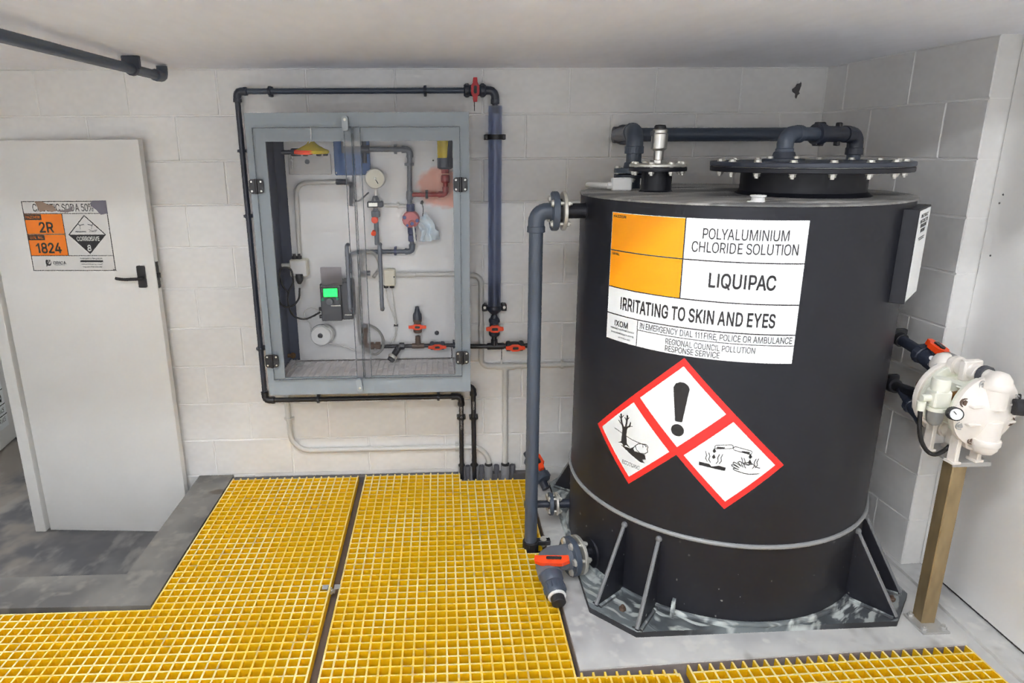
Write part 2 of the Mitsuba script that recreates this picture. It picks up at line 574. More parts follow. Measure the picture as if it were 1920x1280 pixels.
def flange_joint(root, p, axis, R, rbolt, nb, t=0.022, ring_m='m_zinc', body='m_pvc', phase=0.4, rb=0.007, gap=0.016):
    """two flanges with bolts; p is the middle of the joint"""
    p, axis = V(p, float), V(axis, float) / np.linalg.norm(axis)
    k = add(root + '__flange', lathe([(0, 0), (R * 0.96, 0), (R, t * 0.12), (R, t * 0.88), (R * 0.96, t), (0, t)], p - axis * (t + gap / 2), axis, 32), body, 35)
    add(k + '__gasket', cyl(p - axis * gap / 2, p + axis * gap / 2, R * 0.62, 24), 'm_rubber', 35)
    add(k + '__backing_ring', lathe([(0, 0), (R * 0.96, 0), (R, t * 0.1), (R, t * 0.5), (R * 0.96, t * 0.6), (0, t * 0.6)], p + axis * gap / 2, axis, 32), ring_m, 35)
    fr = frame(axis)
    for j in range(nb):
        a = phase + 2 * math.pi * j / nb
        d = (fr[:3, 0] * math.cos(a) + fr[:3, 1] * math.sin(a)) * rbolt
        add(k + '__bolt', bolt(p - axis * (t + gap / 2) + d, axis, rb, t * 1.6 + gap), 'm_zinc', 35)
    return k

# ================================================================== the room
def struct(name, mesh, m, label, cat, smooth=False):
    return add(name, mesh, m, smooth, label, cat, None, 'structure')


def block_mesh(w, h, d, c=0.0038):
    """a painted concrete block: front at y=0 (facing -y), chamfered front edges"""
    p = [(-w / 2, d, -h / 2), (w / 2, d, -h / 2), (w / 2, d, h / 2), (-w / 2, d, h / 2),
         (-w / 2, c, -h / 2), (w / 2, c, -h / 2), (w / 2, c, h / 2), (-w / 2, c, h / 2),
         (-w / 2 + c, 0, -h / 2 + c), (w / 2 - c, 0, -h / 2 + c), (w / 2 - c, 0, h / 2 - c), (-w / 2 + c, 0, h / 2 - c)]
    return trimesh.convex.convex_hull(np.array(p))


_blocks = {}


def block(parent, w, x, z, M=None, d=0.02, h=0.2):
    """one block w long centred at x (along the wall) in the course whose middle is z"""
    g = 0.0036
    key = (round(w, 3), d, h)
    if key not in _blocks:
        _blocks[key] = mikit.ply(block_mesh(w - g, h - g, d), 'm_block')
    t = T().translate([x, float(rng.uniform(-0.0006, 0.0006)), z])
    add(parent + '__block', _blocks[key], None, to_world=(T(M) @ t) if M is not None else t)


# back wall: 10 courses of blocks, running bond
WX0, WX1 = -2.12, 1.80
struct('wall_back', bx(WX0, WX1 + 0.2, 0.0032, 0.12, -0.30, 2.02), 'm_wall', 'white painted concrete block wall behind the cabinet and the tank', 'wall')
for k in range(-1, 10):
    off = 0.3926 + (0.2 if k % 2 else 0.0)
    z0, z1 = 0.2 * k, 0.2 * k + 0.2
    if k == -1:
        z0 = -0.26
    n0 = math.floor((WX0 - off) / 0.4)
    x = off + 0.4 * n0
    while x < WX1:
        a, b = max(x, WX0), min(x + 0.4, WX1)
        if b - a > 0.02 and not (k == -1 and a > -1.3):
            block('wall_back', round(b - a, 3), (a + b) / 2, (z0 + z1) / 2, None, 0.02, round(z1 - z0, 3))
        x += 0.4
# broken patch in the paint near the ceiling
hole = Polygon([(0, .034), (.014, .04), (.02, .03), (.017, .012), (.012, -.006), (.018, -.012), (.008, -.02), (.003, -.036), (-.004, -.03), (-.004, -.014), (-.02, -.004), (-.022, .006), (-.008, .016)])
hx = (1.6550, 0.0000, 1.8972)
add('wall_back__broken_patch', place(prism(hole, 0.002), axes((hx[0], -0.0012, hx[2]), (1, 0, 0), (0, 0, 1))), 'm_plaster_dark')
add('wall_back__patch_rim', place(prism(affinity.translate(Polygon([(0, 0), (.012, .002), (.016, .012), (.006, .014)]), -0.002, .03), 0.006), axes((hx[0], -0.001, hx[2]), (1, 0, 0), (0, 0, 1))), 'm_block')
# alcove's right wall: the same blocks, ends showing as a bright strip
ang = math.atan2(0.0515, 0.92)
RM = np.eye(4)
ux = V((math.sin(ang), -math.cos(ang), 0))        # along the wall, towards the camera
RM[:3, 0], RM[:3, 1], RM[:3, 2], RM[:3, 3] = ux, V((math.cos(ang), math.sin(ang), 0)), (0, 0, 1), (1.7936, 0, 0)
SL = 0.922
struct('wall_right', place(bx(-0.02, SL - 0.004, 0.0032, 0.135, -0.02, 2.02), RM), 'm_wall', 'white block side wall of the alcove, right of the tank', 'wall')
for k in range(10):
    off = 0.545 if k % 2 else 0.34
    s = off - 0.8
    while s < SL:
        a, b = max(s, 0.0), min(s + 0.4, SL)
        if SL - (s + 0.4) < 0.05 and s + 0.4 < SL:
            b = SL
        if b - a > 0.02:
            block('wall_right', round(b - a, 3), (a + b) / 2, 0.2 * k + 0.1, RM, 0.098)
        if b == SL:
            break
        s += 0.4
# smooth white wall in front of it, on the right
struct('wall_side', cat_([bx(1.925, 2.05, -2.6, -0.918, 0.004, 2.02), bx(1.925, 2.05, -2.6, -1.65, 2.02, 3.1)]), 'm_wall', 'smooth white wall at the right edge, behind the pump', 'wall')
add('wall_side__base_gap', bx(1.9235, 1.93, -2.6, -0.95, 0.0, 0.0045), 'm_black')
for px in ((1.9250, -0.9611, 1.4831), (1.9250, -0.9528, 1.4535), (1.9250, -0.9590, 1.2725)):
    add('wall_side__drill_hole', lathe([(0, 0), (0.0035, 0), (0.0035, 0.002), (0, 0.002)], (1.924, px[1], px[2]), (1, 0, 0), 10), 'm_plaster_dark')
# rest of the room, behind the camera: block walls, an added door with glowing panes
RX0, RX1, RY = -2.12, 2.05, -6.4
struct('wall_left', cat_([bx(RX0 - 0.1, RX0, RY, -0.93, -0.30, 3.1), bx(RX0 - 0.1, RX0, -0.93, 0.0, 1.72, 3.1)]), 'm_wall', 'white wall left of the room with the open doorway', 'wall')
struct('wall_side_rear', bx(RX1 - 0.125, RX1 + 0.1, RY, -2.6, -0.02, 3.1), 'm_wall', 'white wall on the right, behind the viewer', 'wall')
struct('wall_front', cat_([bx(RX0 - 0.1, -1.9, RY - 0.12, RY, -0.3, 3.1), bx(1.1, RX1 + 0.1, RY - 0.12, RY, -0.3, 3.1), bx(-1.9, 1.1, RY - 0.12, RY, 2.4, 3.1)]), 'm_wall',
       'white wall around the added fill light door, behind the viewer', 'wall')
SOF = -1.72       # edge of the low ceiling over the alcove; beyond it the room is higher
struct('ceiling', cat_([bx(RX0 - 0.1, RX1 + 0.1, SOF, 0.12, 2.0, 2.1), bx(RX0 - 0.1, RX1 + 0.1, SOF, SOF + 0.1, 2.1, 3.1)]), 'm_ceiling', 'low painted concrete ceiling over the alcove', 'ceiling')
struct('ceiling_rear', bx(RX0 - 0.1, RX1 + 0.1, RY - 0.12, SOF + 0.1, 3.0, 3.1), 'm_ceiling', 'high ceiling over the viewer', 'ceiling')
# floors: pit under the gratings, concrete slab under the tank, kerb, sunken floor by the door
struct('floor', bx(RX0 - 0.1, RX1 + 0.1, RY - 0.2, 0.1, -0.40, -0.30), 'm_pit', 'dark pit floor under the yellow gratings', 'floor')
struct('floor_rear', bx(RX0, RX1, RY - 0.1, -2.3, -0.30, 0.0), 'm_concrete', 'concrete floor behind the viewer', 'floor')
slab = Polygon([(0.424, 0.0), (1.772, 0.0), (1.772, -1.366), (0.771, -1.402), (0.424, -1.419)])
struct('floor_plinth', prism(slab, 0.30).apply_translation((0, 0, -0.30)), 'm_concrete', 'pale concrete plinth that the tank and the pump post stand on', 'floor')
struct('floor_strip', cat_([prism(Polygon([(1.822, -2.6), (1.95, -2.6), (1.95, -0.5), (1.83, -0.5), (1.828, -0.95)]), 0.298).apply_translation((0, 0, -0.30)),
                            prism(Polygon([(1.765, 0), (1.85, 0), (1.85, -2.6), (1.765, -2.6)]), 0.2).apply_translation((0, 0, -0.215))]), 'm_concrete', 'concrete strip along the right wall with a drain channel', 'floor')
struct('floor_kerb', prism(Polygon([(-1.30, 0.0), (-1.122, 0.0), (-1.122, -1.03), (-2.12, -1.015), (-2.12, -0.832), (-1.30, -0.832)]), 0.31).apply_translation((0, 0, -0.31)), 'm_kerb',
       'stained concrete kerb between the sunken floor and the yellow grating', 'floor')
struct('floor_recess', bx(-4.2, -1.29, -1.2, 1.7, -0.36, -0.28), 'm_darkfloor', 'dark grey sunken concrete floor in front of the white door', 'floor')
struct('floor_ledge', bx(-1.122, 0.43, -0.034, 0.0, -0.3, -0.014), 'm_gap', 'dark grey ledge between wall and grating', 'floor')
struct('floor_edge', bx(-0.2, 0.43, -0.175, -0.034, -0.3, -0.075), 'm_gap', 'dark pit edge around the pipe sleeves', 'floor')
# next room seen through the doorway on the left
struct('wall_left_rear', cat_([bx(-4.3, -4.2, -1.3, 1.8, -0.3, 2.7), bx(-4.3, -2.0, 1.7, 1.8, -0.3, 2.7), bx(-4.3, RX0 - 0.1, -1.3, -1.2, -0.3, 2.7)]), 'm_wall', 'white wall of the next room beyond the doorway', 'wall')
struct('wall_passage', bx(-2.165, -2.09, 0.012, 1.7, -0.3, 2.7), 'm_wall', 'white wall beyond the door frame', 'wall')
struct('ceiling_passage', bx(-4.3, RX0 - 0.1, -1.3, 1.8, 2.6, 2.7), 'm_ceiling', 'ceiling of the next room', 'ceiling')

# added unseen door behind the viewer: glowing panes as fill light, white frame
tag('door_3', 'added unseen door with glowing panes as fill light behind the viewer', 'door', None, 'structure')
for i in range(6):
    add('door_3__frame', bx(-1.9 + 0.592 * i - 0.02 * (i > 0), -1.86 + 0.592 * i, RY - 0.08, RY - 0.02, 0.0, 2.4), 'm_wall')
for j in range(5):
    add('door_3__frame', bx(-1.9, 1.1, RY - 0.08, RY - 0.02, 0.585 * j, 0.585 * j + 0.05), 'm_wall')
pane_m = bx(-0.27, 0.27, -0.004, 0.004, -0.26, 0.26)
for i in range(5):
    for j in range(4):
        lit = j < 3 and i < 4
        k = add('door_3__pane', place(pane_m, axes((-1.59 + 0.592 * i, RY - 0.05, 0.318 + 0.585 * j), (1, 0, 0), (0, 1, 0))), 'm_wall')
        if lit:
            scene[k]['emitter'] = {'type': 'area', 'radiance': rgb((PANE_FILL * 0.98, PANE_FILL, PANE_FILL * 1.04))}

# ---- ceiling lamps (behind the viewer): twin fluorescent battens
def batten(x, y, z, ln, label, along='x', power=1.0):
    t = thing('batten_lamp', label, 'lamp')
    M = np.eye(4)
    if along == 'y':
        M = axes((0, 0, 0), (0, 1, 0), (-1, 0, 0))
    M[:3, 3] = (x, y, z)
    add(t + '__housing', place(bx(-ln / 2, ln / 2, -0.06, 0.06, -0.03, 0.0, 0.006), M), 'm_white')
    for s in (-1, 1):
        add(t + '__tube', place(cyl((-ln / 2 + 0.03, s * 0.035, -0.05), (ln / 2 - 0.03, s * 0.035, -0.05), 0.014, 14), M), 'm_white', True)
        k = [q for q in scene if q.startswith(t + '__tube')][-1]
        scene[k]['emitter'] = {'type': 'area', 'radiance': rgb((TUBE * power * 0.965, TUBE * power, TUBE * power * 1.04))}
        for e in (-1, 1):
            add(t + '__holder', place(bx(e * (ln / 2 - 0.02) - 0.012, e * (ln / 2 - 0.02) + 0.012, s * 0.035 - 0.016, s * 0.035 + 0.016, -0.07, -0.028, 0.003), M), 'm_white')
    return t


batten(-0.3, -2.7, 3.0, 1.5, 'twin tube batten lamp on the high ceiling, just behind the viewer')
batten(-0.45, -4.4, 3.0, 1.5, 'twin tube batten lamp on the high ceiling, in the middle of the room')
batten(-3.2, 0.3, 2.6, 1.25, 'added twin tube batten lamp that brightens the next room', 'y', 0.6)  # unseen lamp, added to brighten the next room

# ---- door 1: white leaf swung back against the block wall, hinged at the left
DA, DD = V((-2.098, -0.028, 0)), V((math.cos(math.radians(-4.32)), math.sin(math.radians(-4.32)), 0))
DN = V((DD[1], -DD[0], 0))       # towards the viewer


def on_door(x, z, out=0.0):
    return tuple(DA + DD * x + DN * out + V((0, 0, z)))


def door_M(x, z, out=0.0):
    return axes(on_door(x, z, out), DD, (0, 0, 1))


tag('door_1', 'white flush door leaf standing open against the block wall, with hazard sign', 'door', None, 'structure')
add('door_1__leaf', place(bx(0, 0.749, -0.28, 1.698, -0.038, 0.0, 0.0015), door_M(0, 0)), 'm_door')
h = add('door_1__handle', place(at2(prism(rrect(0.038, 0.104, 0.006), 0.009), 0.683, 1.078), door_M(0, 0)), 'm_black', 30)
lever = tube(smoothpath([(0.686, 1.074, 0.008), (0.686, 1.074, 0.035), (0.668, 1.074, 0.047), (0.62, 1.073, 0.05), (0.582, 1.078, 0.048)], 30), [0.008] * 21 + [0.0075] * 5 + [0.006] * (0) if False else 0.0072, 12)
add('door_1__handle__lever', place(lever, door_M(0, 0)), 'm_black', 40)
add('door_1__lock_plate', place(bx(0.7485, 0.7515, 1.02, 1.145, -0.030, -0.008), door_M(0, 0)), 'm_black')
add('door_1__lock_plate__latch', place(bx(0.7515, 0.760, 1.068, 1.092, -0.026, -0.012, 0.002), door_M(0, 0)), 'm_black')
# door frame jamb at the left of the leaf
struct('trim_1', cat_([bx(-2.165, -2.112, -0.045, 0.02, -0.28, 1.75, 0.002), bx(-2.176, -2.155, -0.03, 0.01, -0.20, 1.75, 0.002)]), 'm_door', 'white door jamb left of the open door leaf', 'door frame')
# door 2: another leaf in the next room
tag('door_2', 'white door leaf in the next room, seen past the jamb at the left edge', 'door', None, 'structure')
D2 = axes((-2.915, 0.62, 0), (-0.032, 0.235, 0), (0, 0, 1))
add('door_2__leaf', place(bx(-0.25, 0.95, -0.265, 1.70, -0.04, 0, 0.0015), D2), 'm_door')

# ---- gratings
PITCH, BAR = 0.0382, 0.0068


def grating(name, x0, x1, y0, y1, keep, label, M=None, open_back=0.016):
    """moulded grid; keep(x, y) says which cells exist; the back edge is sawn through the openings so bar ends stick out"""
    nx, ny = int(round((x1 - x0) / PITCH)), int(round((y1 - y0) / PITCH))
    px, py = (x1 - x0 - BAR) / nx, (y1 - y0 - BAR) / ny
    xs = [x0]
    for i in range(nx):
        xs += [x0 + BAR + i * px, x0 + (i + 1) * px]
    xs += [x0 + nx * px + BAR]
    xs = [x0] + sum([[x0 + i * px + BAR, x0 + (i + 1) * px] for i in range(nx)], []) + [x0 + nx * px + BAR]
    ys = [y0] + sum([[y0 + i * py + BAR, y0 + (i + 1) * py] for i in range(ny)], []) + [y0 + ny * py + BAR]
    if open_back:
        ys.append(ys[-1] + open_back)
    X, Y = len(xs) - 1, len(ys) - 1
    cell = lambda i, j: 0 <= i < nx and 0 <= j < ny and keep(x0 + BAR / 2 + (i + 0.5) * px, y0 + BAR / 2 + (j + 0.5) * py)
    C_ = [[cell(i, j) for j in range(ny)] for i in range(nx)]
    c = lambda i, j: 0 <= i < nx and 0 <= j < ny and C_[i][j]
    solid = [[False] * Y for _ in range(X)]
    for i in range(X):
        for j in range(2 * ny + 1):
            if i % 2 and j % 2:
                continue
            ci = (i // 2 - 1, i // 2) if i % 2 == 0 else (i // 2,)
            cj = (j // 2 - 1, j // 2) if j % 2 == 0 else (j // 2,)
            solid[i][j] = any(c(a, b) for a in ci for b in cj)
        if open_back and i % 2 == 0 and (c(i // 2 - 1, ny - 1) or c(i // 2, ny - 1)):
            solid[i][Y - 1] = True
    m = occ_mesh(xs, ys, solid, -0.038, 0.0)
    if M is not None:
        m = place(m, M)
    return add(name, m, 'm_grate', False, label, 'floor grating')


grating('floor_grating', -2.10, -0.463, -2.25, -0.058, lambda x, y: x > -1.108 or y < -1.045,
        'yellow moulded floor grating left of the dark gap, wrapping round the concrete kerb')
grating('floor_grating', -0.428, 0.745, -2.25, -0.052, lambda x, y: (x < 0.412 or y < -1.455) and not (x > 0.052 and y > -0.14) and not (0.31 < x and -0.79 < y < -0.70 and x > 0.33),
        'yellow moulded floor grating between the dark gap and the tank plinth')
GM = axes((0.782, -1.445, 0), (1, 0.043, 0), (-0.043, 1, 0))
grating('floor_grating', 0.0, 0.985, -0.80, 0.0, lambda x, y: True, 'yellow moulded floor grating in front of the plinth at the lower right', GM, 0.03)
# bar ends of the middle panel along the plinth's front
for i in range(9):
    x = 0.4262 + 0.0385 * i
    add('floor_grating_001__bar_end', bx(x - 0.0034, x + 0.0034, -1.462, -1.432, -0.038, 0.0), 'm_grate')
struct('floor_beam', cat_([bx(-0.52, -0.37, -2.3, -0.03, -0.060, -0.046), bx(-0.45, -0.44, -2.3, -0.03, -0.30, -0.06)]), 'm_beam', 'brown support beam under the gap between the two large gratings', 'beam')
clip = thing('grating_clip', 'small metal clip bridging the dark gap between the two large gratings', 'clip')
cg = (-0.4597, -0.9574, -0.0000)
add(clip + '__saddle', cat_([bx(cg[0] - 0.034, cg[0] - 0.012, cg[1] - 0.012, cg[1] + 0.014, 0.0005, 0.003), bx(cg[0] + 0.012, cg[0] + 0.034, cg[1] - 0.012, cg[1] + 0.014, 0.0005, 0.003),
                             bx(cg[0] - 0.014, cg[0] + 0.014, cg[1] - 0.01, cg[1] + 0.012, -0.02, -0.016), bx(cg[0] - 0.015, cg[0] - 0.012, cg[1] - 0.01, cg[1] + 0.012, -0.02, 0.003), bx(cg[0] + 0.012, cg[0] + 0.015, cg[1] - 0.01, cg[1] + 0.012, -0.02, 0.003)]), 'm_platesteel')
add(clip + '__bolt', cat_([hexnut((cg[0], cg[1], -0.016), (0, 0, 1), 0.008, 0.007), cyl((cg[0], cg[1], -0.03), (cg[0], cg[1], 0.0), 0.0035, 10)]), 'm_zinc')
add(clip + '__spring', tube([(cg[0] - 0.012, cg[1] - 0.012, -0.01), (cg[0], cg[1] - 0.022, -0.012), (cg[0] + 0.012, cg[1] - 0.012, -0.01)], 0.003, 8), 'm_steel')

# ---- pipe under the ceiling, upper left
t = thing('ceiling_pipe', 'dark blue grey pipe running under the ceiling at the upper left', 'pipe')
add(t + '__pipe', cyl((-1.187, -1.8, 1.952), (-1.183, -0.19, 1.952), 0.0185, 22), 'm_pvc', 40)
add(t + '__elbow', cat_([tube(path([(-1.183, -0.215, 1.952), (-1.183, -0.15, 1.952), (-1.183, -0.15, 1.995)], 0.03), 0.022, 20), cyl((-1.183, -0.23, 1.952), (-1.183, -0.2, 1.952), 0.024, 20, 0.001)]), 'm_pvc', 40)
pipe_clip(t, (-1.186, -1.62, 1.952), (0, 1, 0), (0, 0, 1), 0.0185, 'm_pvc_dark', 0.047)
pipe_clip(t, (-1.184, -0.44, 1.952), (0, 1, 0), (0, 0, 1), 0.0185, 'm_pvc_dark', 0.047)
for i in range(8):
    x = -0.428 + 0.0034 + 0.03811 * (13 + i)
    add('floor_grating_001__bar_end', bx(x - 0.0034, x + 0.0034, -0.131, -0.112, -0.038, 0.0), 'm_grate')

# darker faces of the plinth towards the gratings
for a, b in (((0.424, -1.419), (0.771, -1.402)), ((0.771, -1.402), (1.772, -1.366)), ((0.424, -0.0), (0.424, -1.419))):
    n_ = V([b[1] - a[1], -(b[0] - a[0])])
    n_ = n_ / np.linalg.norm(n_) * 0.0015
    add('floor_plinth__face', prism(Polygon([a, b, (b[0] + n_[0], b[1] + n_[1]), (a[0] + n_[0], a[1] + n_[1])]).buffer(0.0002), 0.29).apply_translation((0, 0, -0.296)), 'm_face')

# ================================================================== signs: flat prints
def print_on(root, place_fn, items):
    """items: (part name, mesh in the sign's plane, layer, material)"""
    for nm, m, layer, mt in items:
        m = m.copy()
        m.apply_translation((0, 0, layer * 0.0004))
        add(root + '__' + nm, place_fn(m), mt)


def rect(x0, x1, z0, z1):
    return prism(sbox(x0, z0, x1, z1), 0.0004)


def lines(segs, w):
    return prism(unary_union([LineString(s).buffer(w / 2, cap_style=3) for s in segs]), 0.0004)


# sign on the door (old, worn)
t = thing('hazard_sign', 'worn white and orange hazard sign stuck on the open white door leaf', 'sign')
M1 = door_M(0.0, 0.0, 0.0003)
dia = Polygon([(.450, 1.364), (.538, 1.275), (.451, 1.186), (.363, 1.275)])
low = Polygon([(.538, 1.275), (.451, 1.186), (.363, 1.275)])
x0, x1 = .166, .560
print_on(t, lambda m: place(m, M1), [
    ('panel', rect(x0, x1, 1.107, 1.427), 0, 'm_sign_grey'),
    ('orange_field', rect(x0, .345, 1.279, 1.370), 1, 'm_sign_orange_old'),
    ('orange_field', rect(x0, .345, 1.178, 1.275), 1, 'm_sign_orange_old'),
    ('border', lines([[(x0, 1.107), (x1, 1.107), (x1, 1.427), (x0, 1.427), (x0, 1.107)], [(x0, 1.372), (x1, 1.372)], [(x0, 1.177), (x1, 1.177)], [(.346, 1.372), (.346, 1.177)], [(x0, 1.277), (.346, 1.277)]], 0.003), 2, 'm_ink'),
    ('lettering', at2(text_fit('CAUSTIC SODA 50%', .285, .034), .356, 1.399), 2, 'm_ink'),
    ('lettering', at2(text_fit('2R', .068, .046, bold=True), .262, 1.309), 2, 'm_ink'),
    ('lettering', at2(text_fit('1824', .120, .046, bold=True), .257, 1.213), 2, 'm_ink'),
    ('tab', rect(x0 + .002, .246, 1.343, 1.369), 2, 'm_ink'),
    ('tab', rect(x0 + .002, .246, 1.250, 1.274), 2, 'm_ink'),
    ('lettering', at2(text_fit('HAZCHEM', .066, .014), .206, 1.356), 3, 'm_sign_orange_old'),
    ('lettering', at2(text_fit('U.N. No.', .062, .014), .208, 1.262), 3, 'm_sign_orange_old'),
    ('diamond_outline', prism(dia.buffer(.001).difference(dia.buffer(-.003)), .0004), 2, 'm_ink'),
    ('diamond_lower_half', prism(low, .0004), 2, 'm_ink'),
    ('lettering', at2(text_fit('CORROSIVE', .108, .020, bold=True), .452, 1.256), 3, 'm_sign_grey'),
    ('lettering', at2(text_fit('8', .018, .028, bold=True), .451, 1.213), 3, 'm_sign_grey'),
    ('pictogram', cat_([rect(.397, .447, 1.286, 1.291), lines([[(.416, 1.323), (.422, 1.318), (.440, 1.322)], [(.486, 1.323), (.480, 1.318), (.462, 1.322)]], .004),
                        lines([[(.422, 1.316), (.422, 1.300)], [(.479, 1.316), (.476, 1.302)]], .002),
                        lines([[(.460, 1.298), (.480, 1.292), (.500, 1.297), (.492, 1.289), (.462, 1.288)]], .0022)]), 2, 'm_ink_grey'),
    ('logo', cat_([prism(Point(.243, 1.143).buffer(.014).difference(Point(.246, 1.146).buffer(.009)), .0004), prism(Point(.237, 1.152).buffer(.006), .0004), lines([[(.232, 1.128), (.252, 1.156)]], .004)]), 2, 'm_ink'),
    ('lettering', at2(text_fit('ORICA', .062, .014, bold=True), .297, 1.143), 2, 'm_ink'),
    ('lettering', at2(text_fit('CHEMICALS', .05, .004), .295, 1.132), 2, 'm_ink_grey'),
    ('lettering', at2(text_fit('Emergency Response', .104, .007), .452, 1.164), 2, 'm_ink'),
    ('black_bar', rect(.398, .506, 1.146, 1.155), 2, 'm_ink'),
    ('lettering', at2(text_fit('in other emergency, contact', .10, .005), .452, 1.137), 2, 'm_ink_grey'),
    ('lettering', at2(text_fit('Fire call 0800 734 607', .092, .006), .452, 1.124), 2, 'm_ink'),
    ('scuff', prism(Polygon([(.50, 1.430), (.563, 1.431), (.563, 1.372), (.53, 1.366), (.512, 1.388), (.496, 1.40), (.486, 1.416)]), .0004), 4, 'm_scuff_dark'),
    ('scuff', prism(Polygon([(.228, 1.428), (.262, 1.428), (.286, 1.414), (.31, 1.412), (.325, 1.385), (.30, 1.379), (.275, 1.388), (.245, 1.378), (.238, 1.40)]), .0004), 4, 'm_scuff_brown'),
    ('scuff', prism(Polygon([(.335, 1.392), (.352, 1.386), (.392, 1.398), (.405, 1.409), (.40, 1.384), (.372, 1.376), (.34, 1.379)]), .0004), 4, 'm_scuff'),
    ('scuff', prism(Polygon([(.552, 1.115), (.558, 1.112), (.568, 1.104), (.548, 1.109)]), .0004), 4, 'm_ink_grey'),
])
# sign on the far door leaf: only its right edge shows
t = thing('hazard_sign', 'white sign with black lettering on the far door leaf at the left edge', 'sign')
M2 = D2.copy()
M2[:3, 3] += D2[:3, 2] * 0.0006
s1 = 0.478
print_on(t, lambda m: place(m, M2), [
    ('panel', rect(s1 - .60, s1, -0.145, 0.33), 0, 'm_sign_white'),
    ('border', lines([[(s1 - .598, .212), (s1 - .003, .212)], [(s1 - .598, .112), (s1 - .003, .112)], [(s1 - .598, .012), (s1 - .003, .012)], [(s1 - .46, -.06), (s1 - .003, -.06)]], .006), 1, 'm_ink'),
    ('lettering', at2(text_fit('SODIUM HYDROXIDE', .53, .05, bold=True), s1 - .30, .162), 1, 'm_ink'),
    ('lettering', at2(text_fit('CAUSTIC SODA AQ', .53, .05, bold=True), s1 - .295, .062), 1, 'm_ink'),
    ('lettering', at2(text_fit('FIRE, POLICE OR AMBULANCE', .42, .03), s1 - .235, -.026), 1, 'm_ink'),
    ('lettering', at2(text_fit('POLLUTION RESPONSE SERVICE', .42, .03), s1 - .235, -.09), 1, 'm_ink_grey'),
])

# ================================================================== dosing cabinet on the back wall
CX0, CX1, CZ0, CZ1, CF = -0.786, 0.112, 0.592, 1.791, -0.40
cab = thing('dosing_cabinet', 'grey wall cabinet with two clear doors, dosing gear mounted inside', 'cabinet')
lx0, lx1 = -0.711, 0.045          # opening of the front lip
lz0, lz1 = 0.672, 1.680
# carcass: back, top, bottom, sides and the front lip in one piece
lip = prism(sbox(CX0, CZ0, CX1, CZ1).difference(sbox(lx0, lz0, lx1, lz1)), 0.012)
lip = place(lip, axes((0, CF + 0.012, 0), (1, 0, 0), (0, 0, 1)))
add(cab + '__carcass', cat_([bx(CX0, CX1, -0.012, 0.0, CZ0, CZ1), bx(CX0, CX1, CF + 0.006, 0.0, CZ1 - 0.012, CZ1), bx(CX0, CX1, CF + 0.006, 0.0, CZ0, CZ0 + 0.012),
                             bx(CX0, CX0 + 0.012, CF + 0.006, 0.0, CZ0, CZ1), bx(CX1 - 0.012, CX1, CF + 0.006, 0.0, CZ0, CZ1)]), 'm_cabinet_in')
add(cab + '__front_frame', lip, 'm_cabinet', label='grey front frame')
# floor tray with a fine grid
add(cab + '__tray', bx(CX0 + 0.013, CX1 - 0.013, CF + 0.02, -0.013, CZ0 + 0.03, 0.628), 'm_traylight')
gx = np.arange(CX0 + 0.02, CX1 - 0.02, 0.026)
gy = np.arange(CF + 0.03, -0.02, 0.026)
add(cab + '__tray_grid', cat_([bx(x - 0.002, x + 0.002, CF + 0.025, -0.014, 0.627, 0.637) for x in gx] + [bx(CX0 + 0.014, CX1 - 0.014, y - 0.002, y + 0.002, 0.627, 0.637) for y in gy]), 'm_trayline', kind='stuff')
add(cab + '__tray_lip', bx(CX0 + 0.014, CX1 - 0.014, CF + 0.016, CF + 0.115, 0.629, 0.6355), 'm_traylip')  # paler strip along the front of the tray
add(cab + '__board', bx(-0.716, 0.085, -0.062, -0.05, 0.644, 1.755, 0.001), 'm_board', label='white mounting board')
for bx0 in (-0.66, -0.02):
    add(cab + '__board_batten', bx(bx0, bx0 + 0.06, -0.05, -0.012, 0.70, 1.74), 'm_cabinet_in')
for p, y_, mt in (((-0.6120, -0.0760, 1.5954), -.0742, 'm_charcoal_light'), ((-0.0393, -0.0640, 0.7736), -.0622, 'm_charcoal')):
    add(cab + '__rosette', cat_([lathe([(0, 0), (.011, 0), (.011, .003), (.008, .004), (.007, .002), (0, .002)], (p[0], y_, p[2]), (0, -1, 0), 18), hexnut((p[0], y_ - .0015, p[2]), (0, -1, 0), .005, .005)]), mt, 35)
# doors
dz0, dz1 = 0.668, 1.735
dxl, dxm, dxr = (-0.7574, -0.4120, 1.6093)[0], (-0.3588, -0.4120, 1.3917)[0], (0.0752, -0.4120, 1.1620)[0]
yd = CF - 0.010


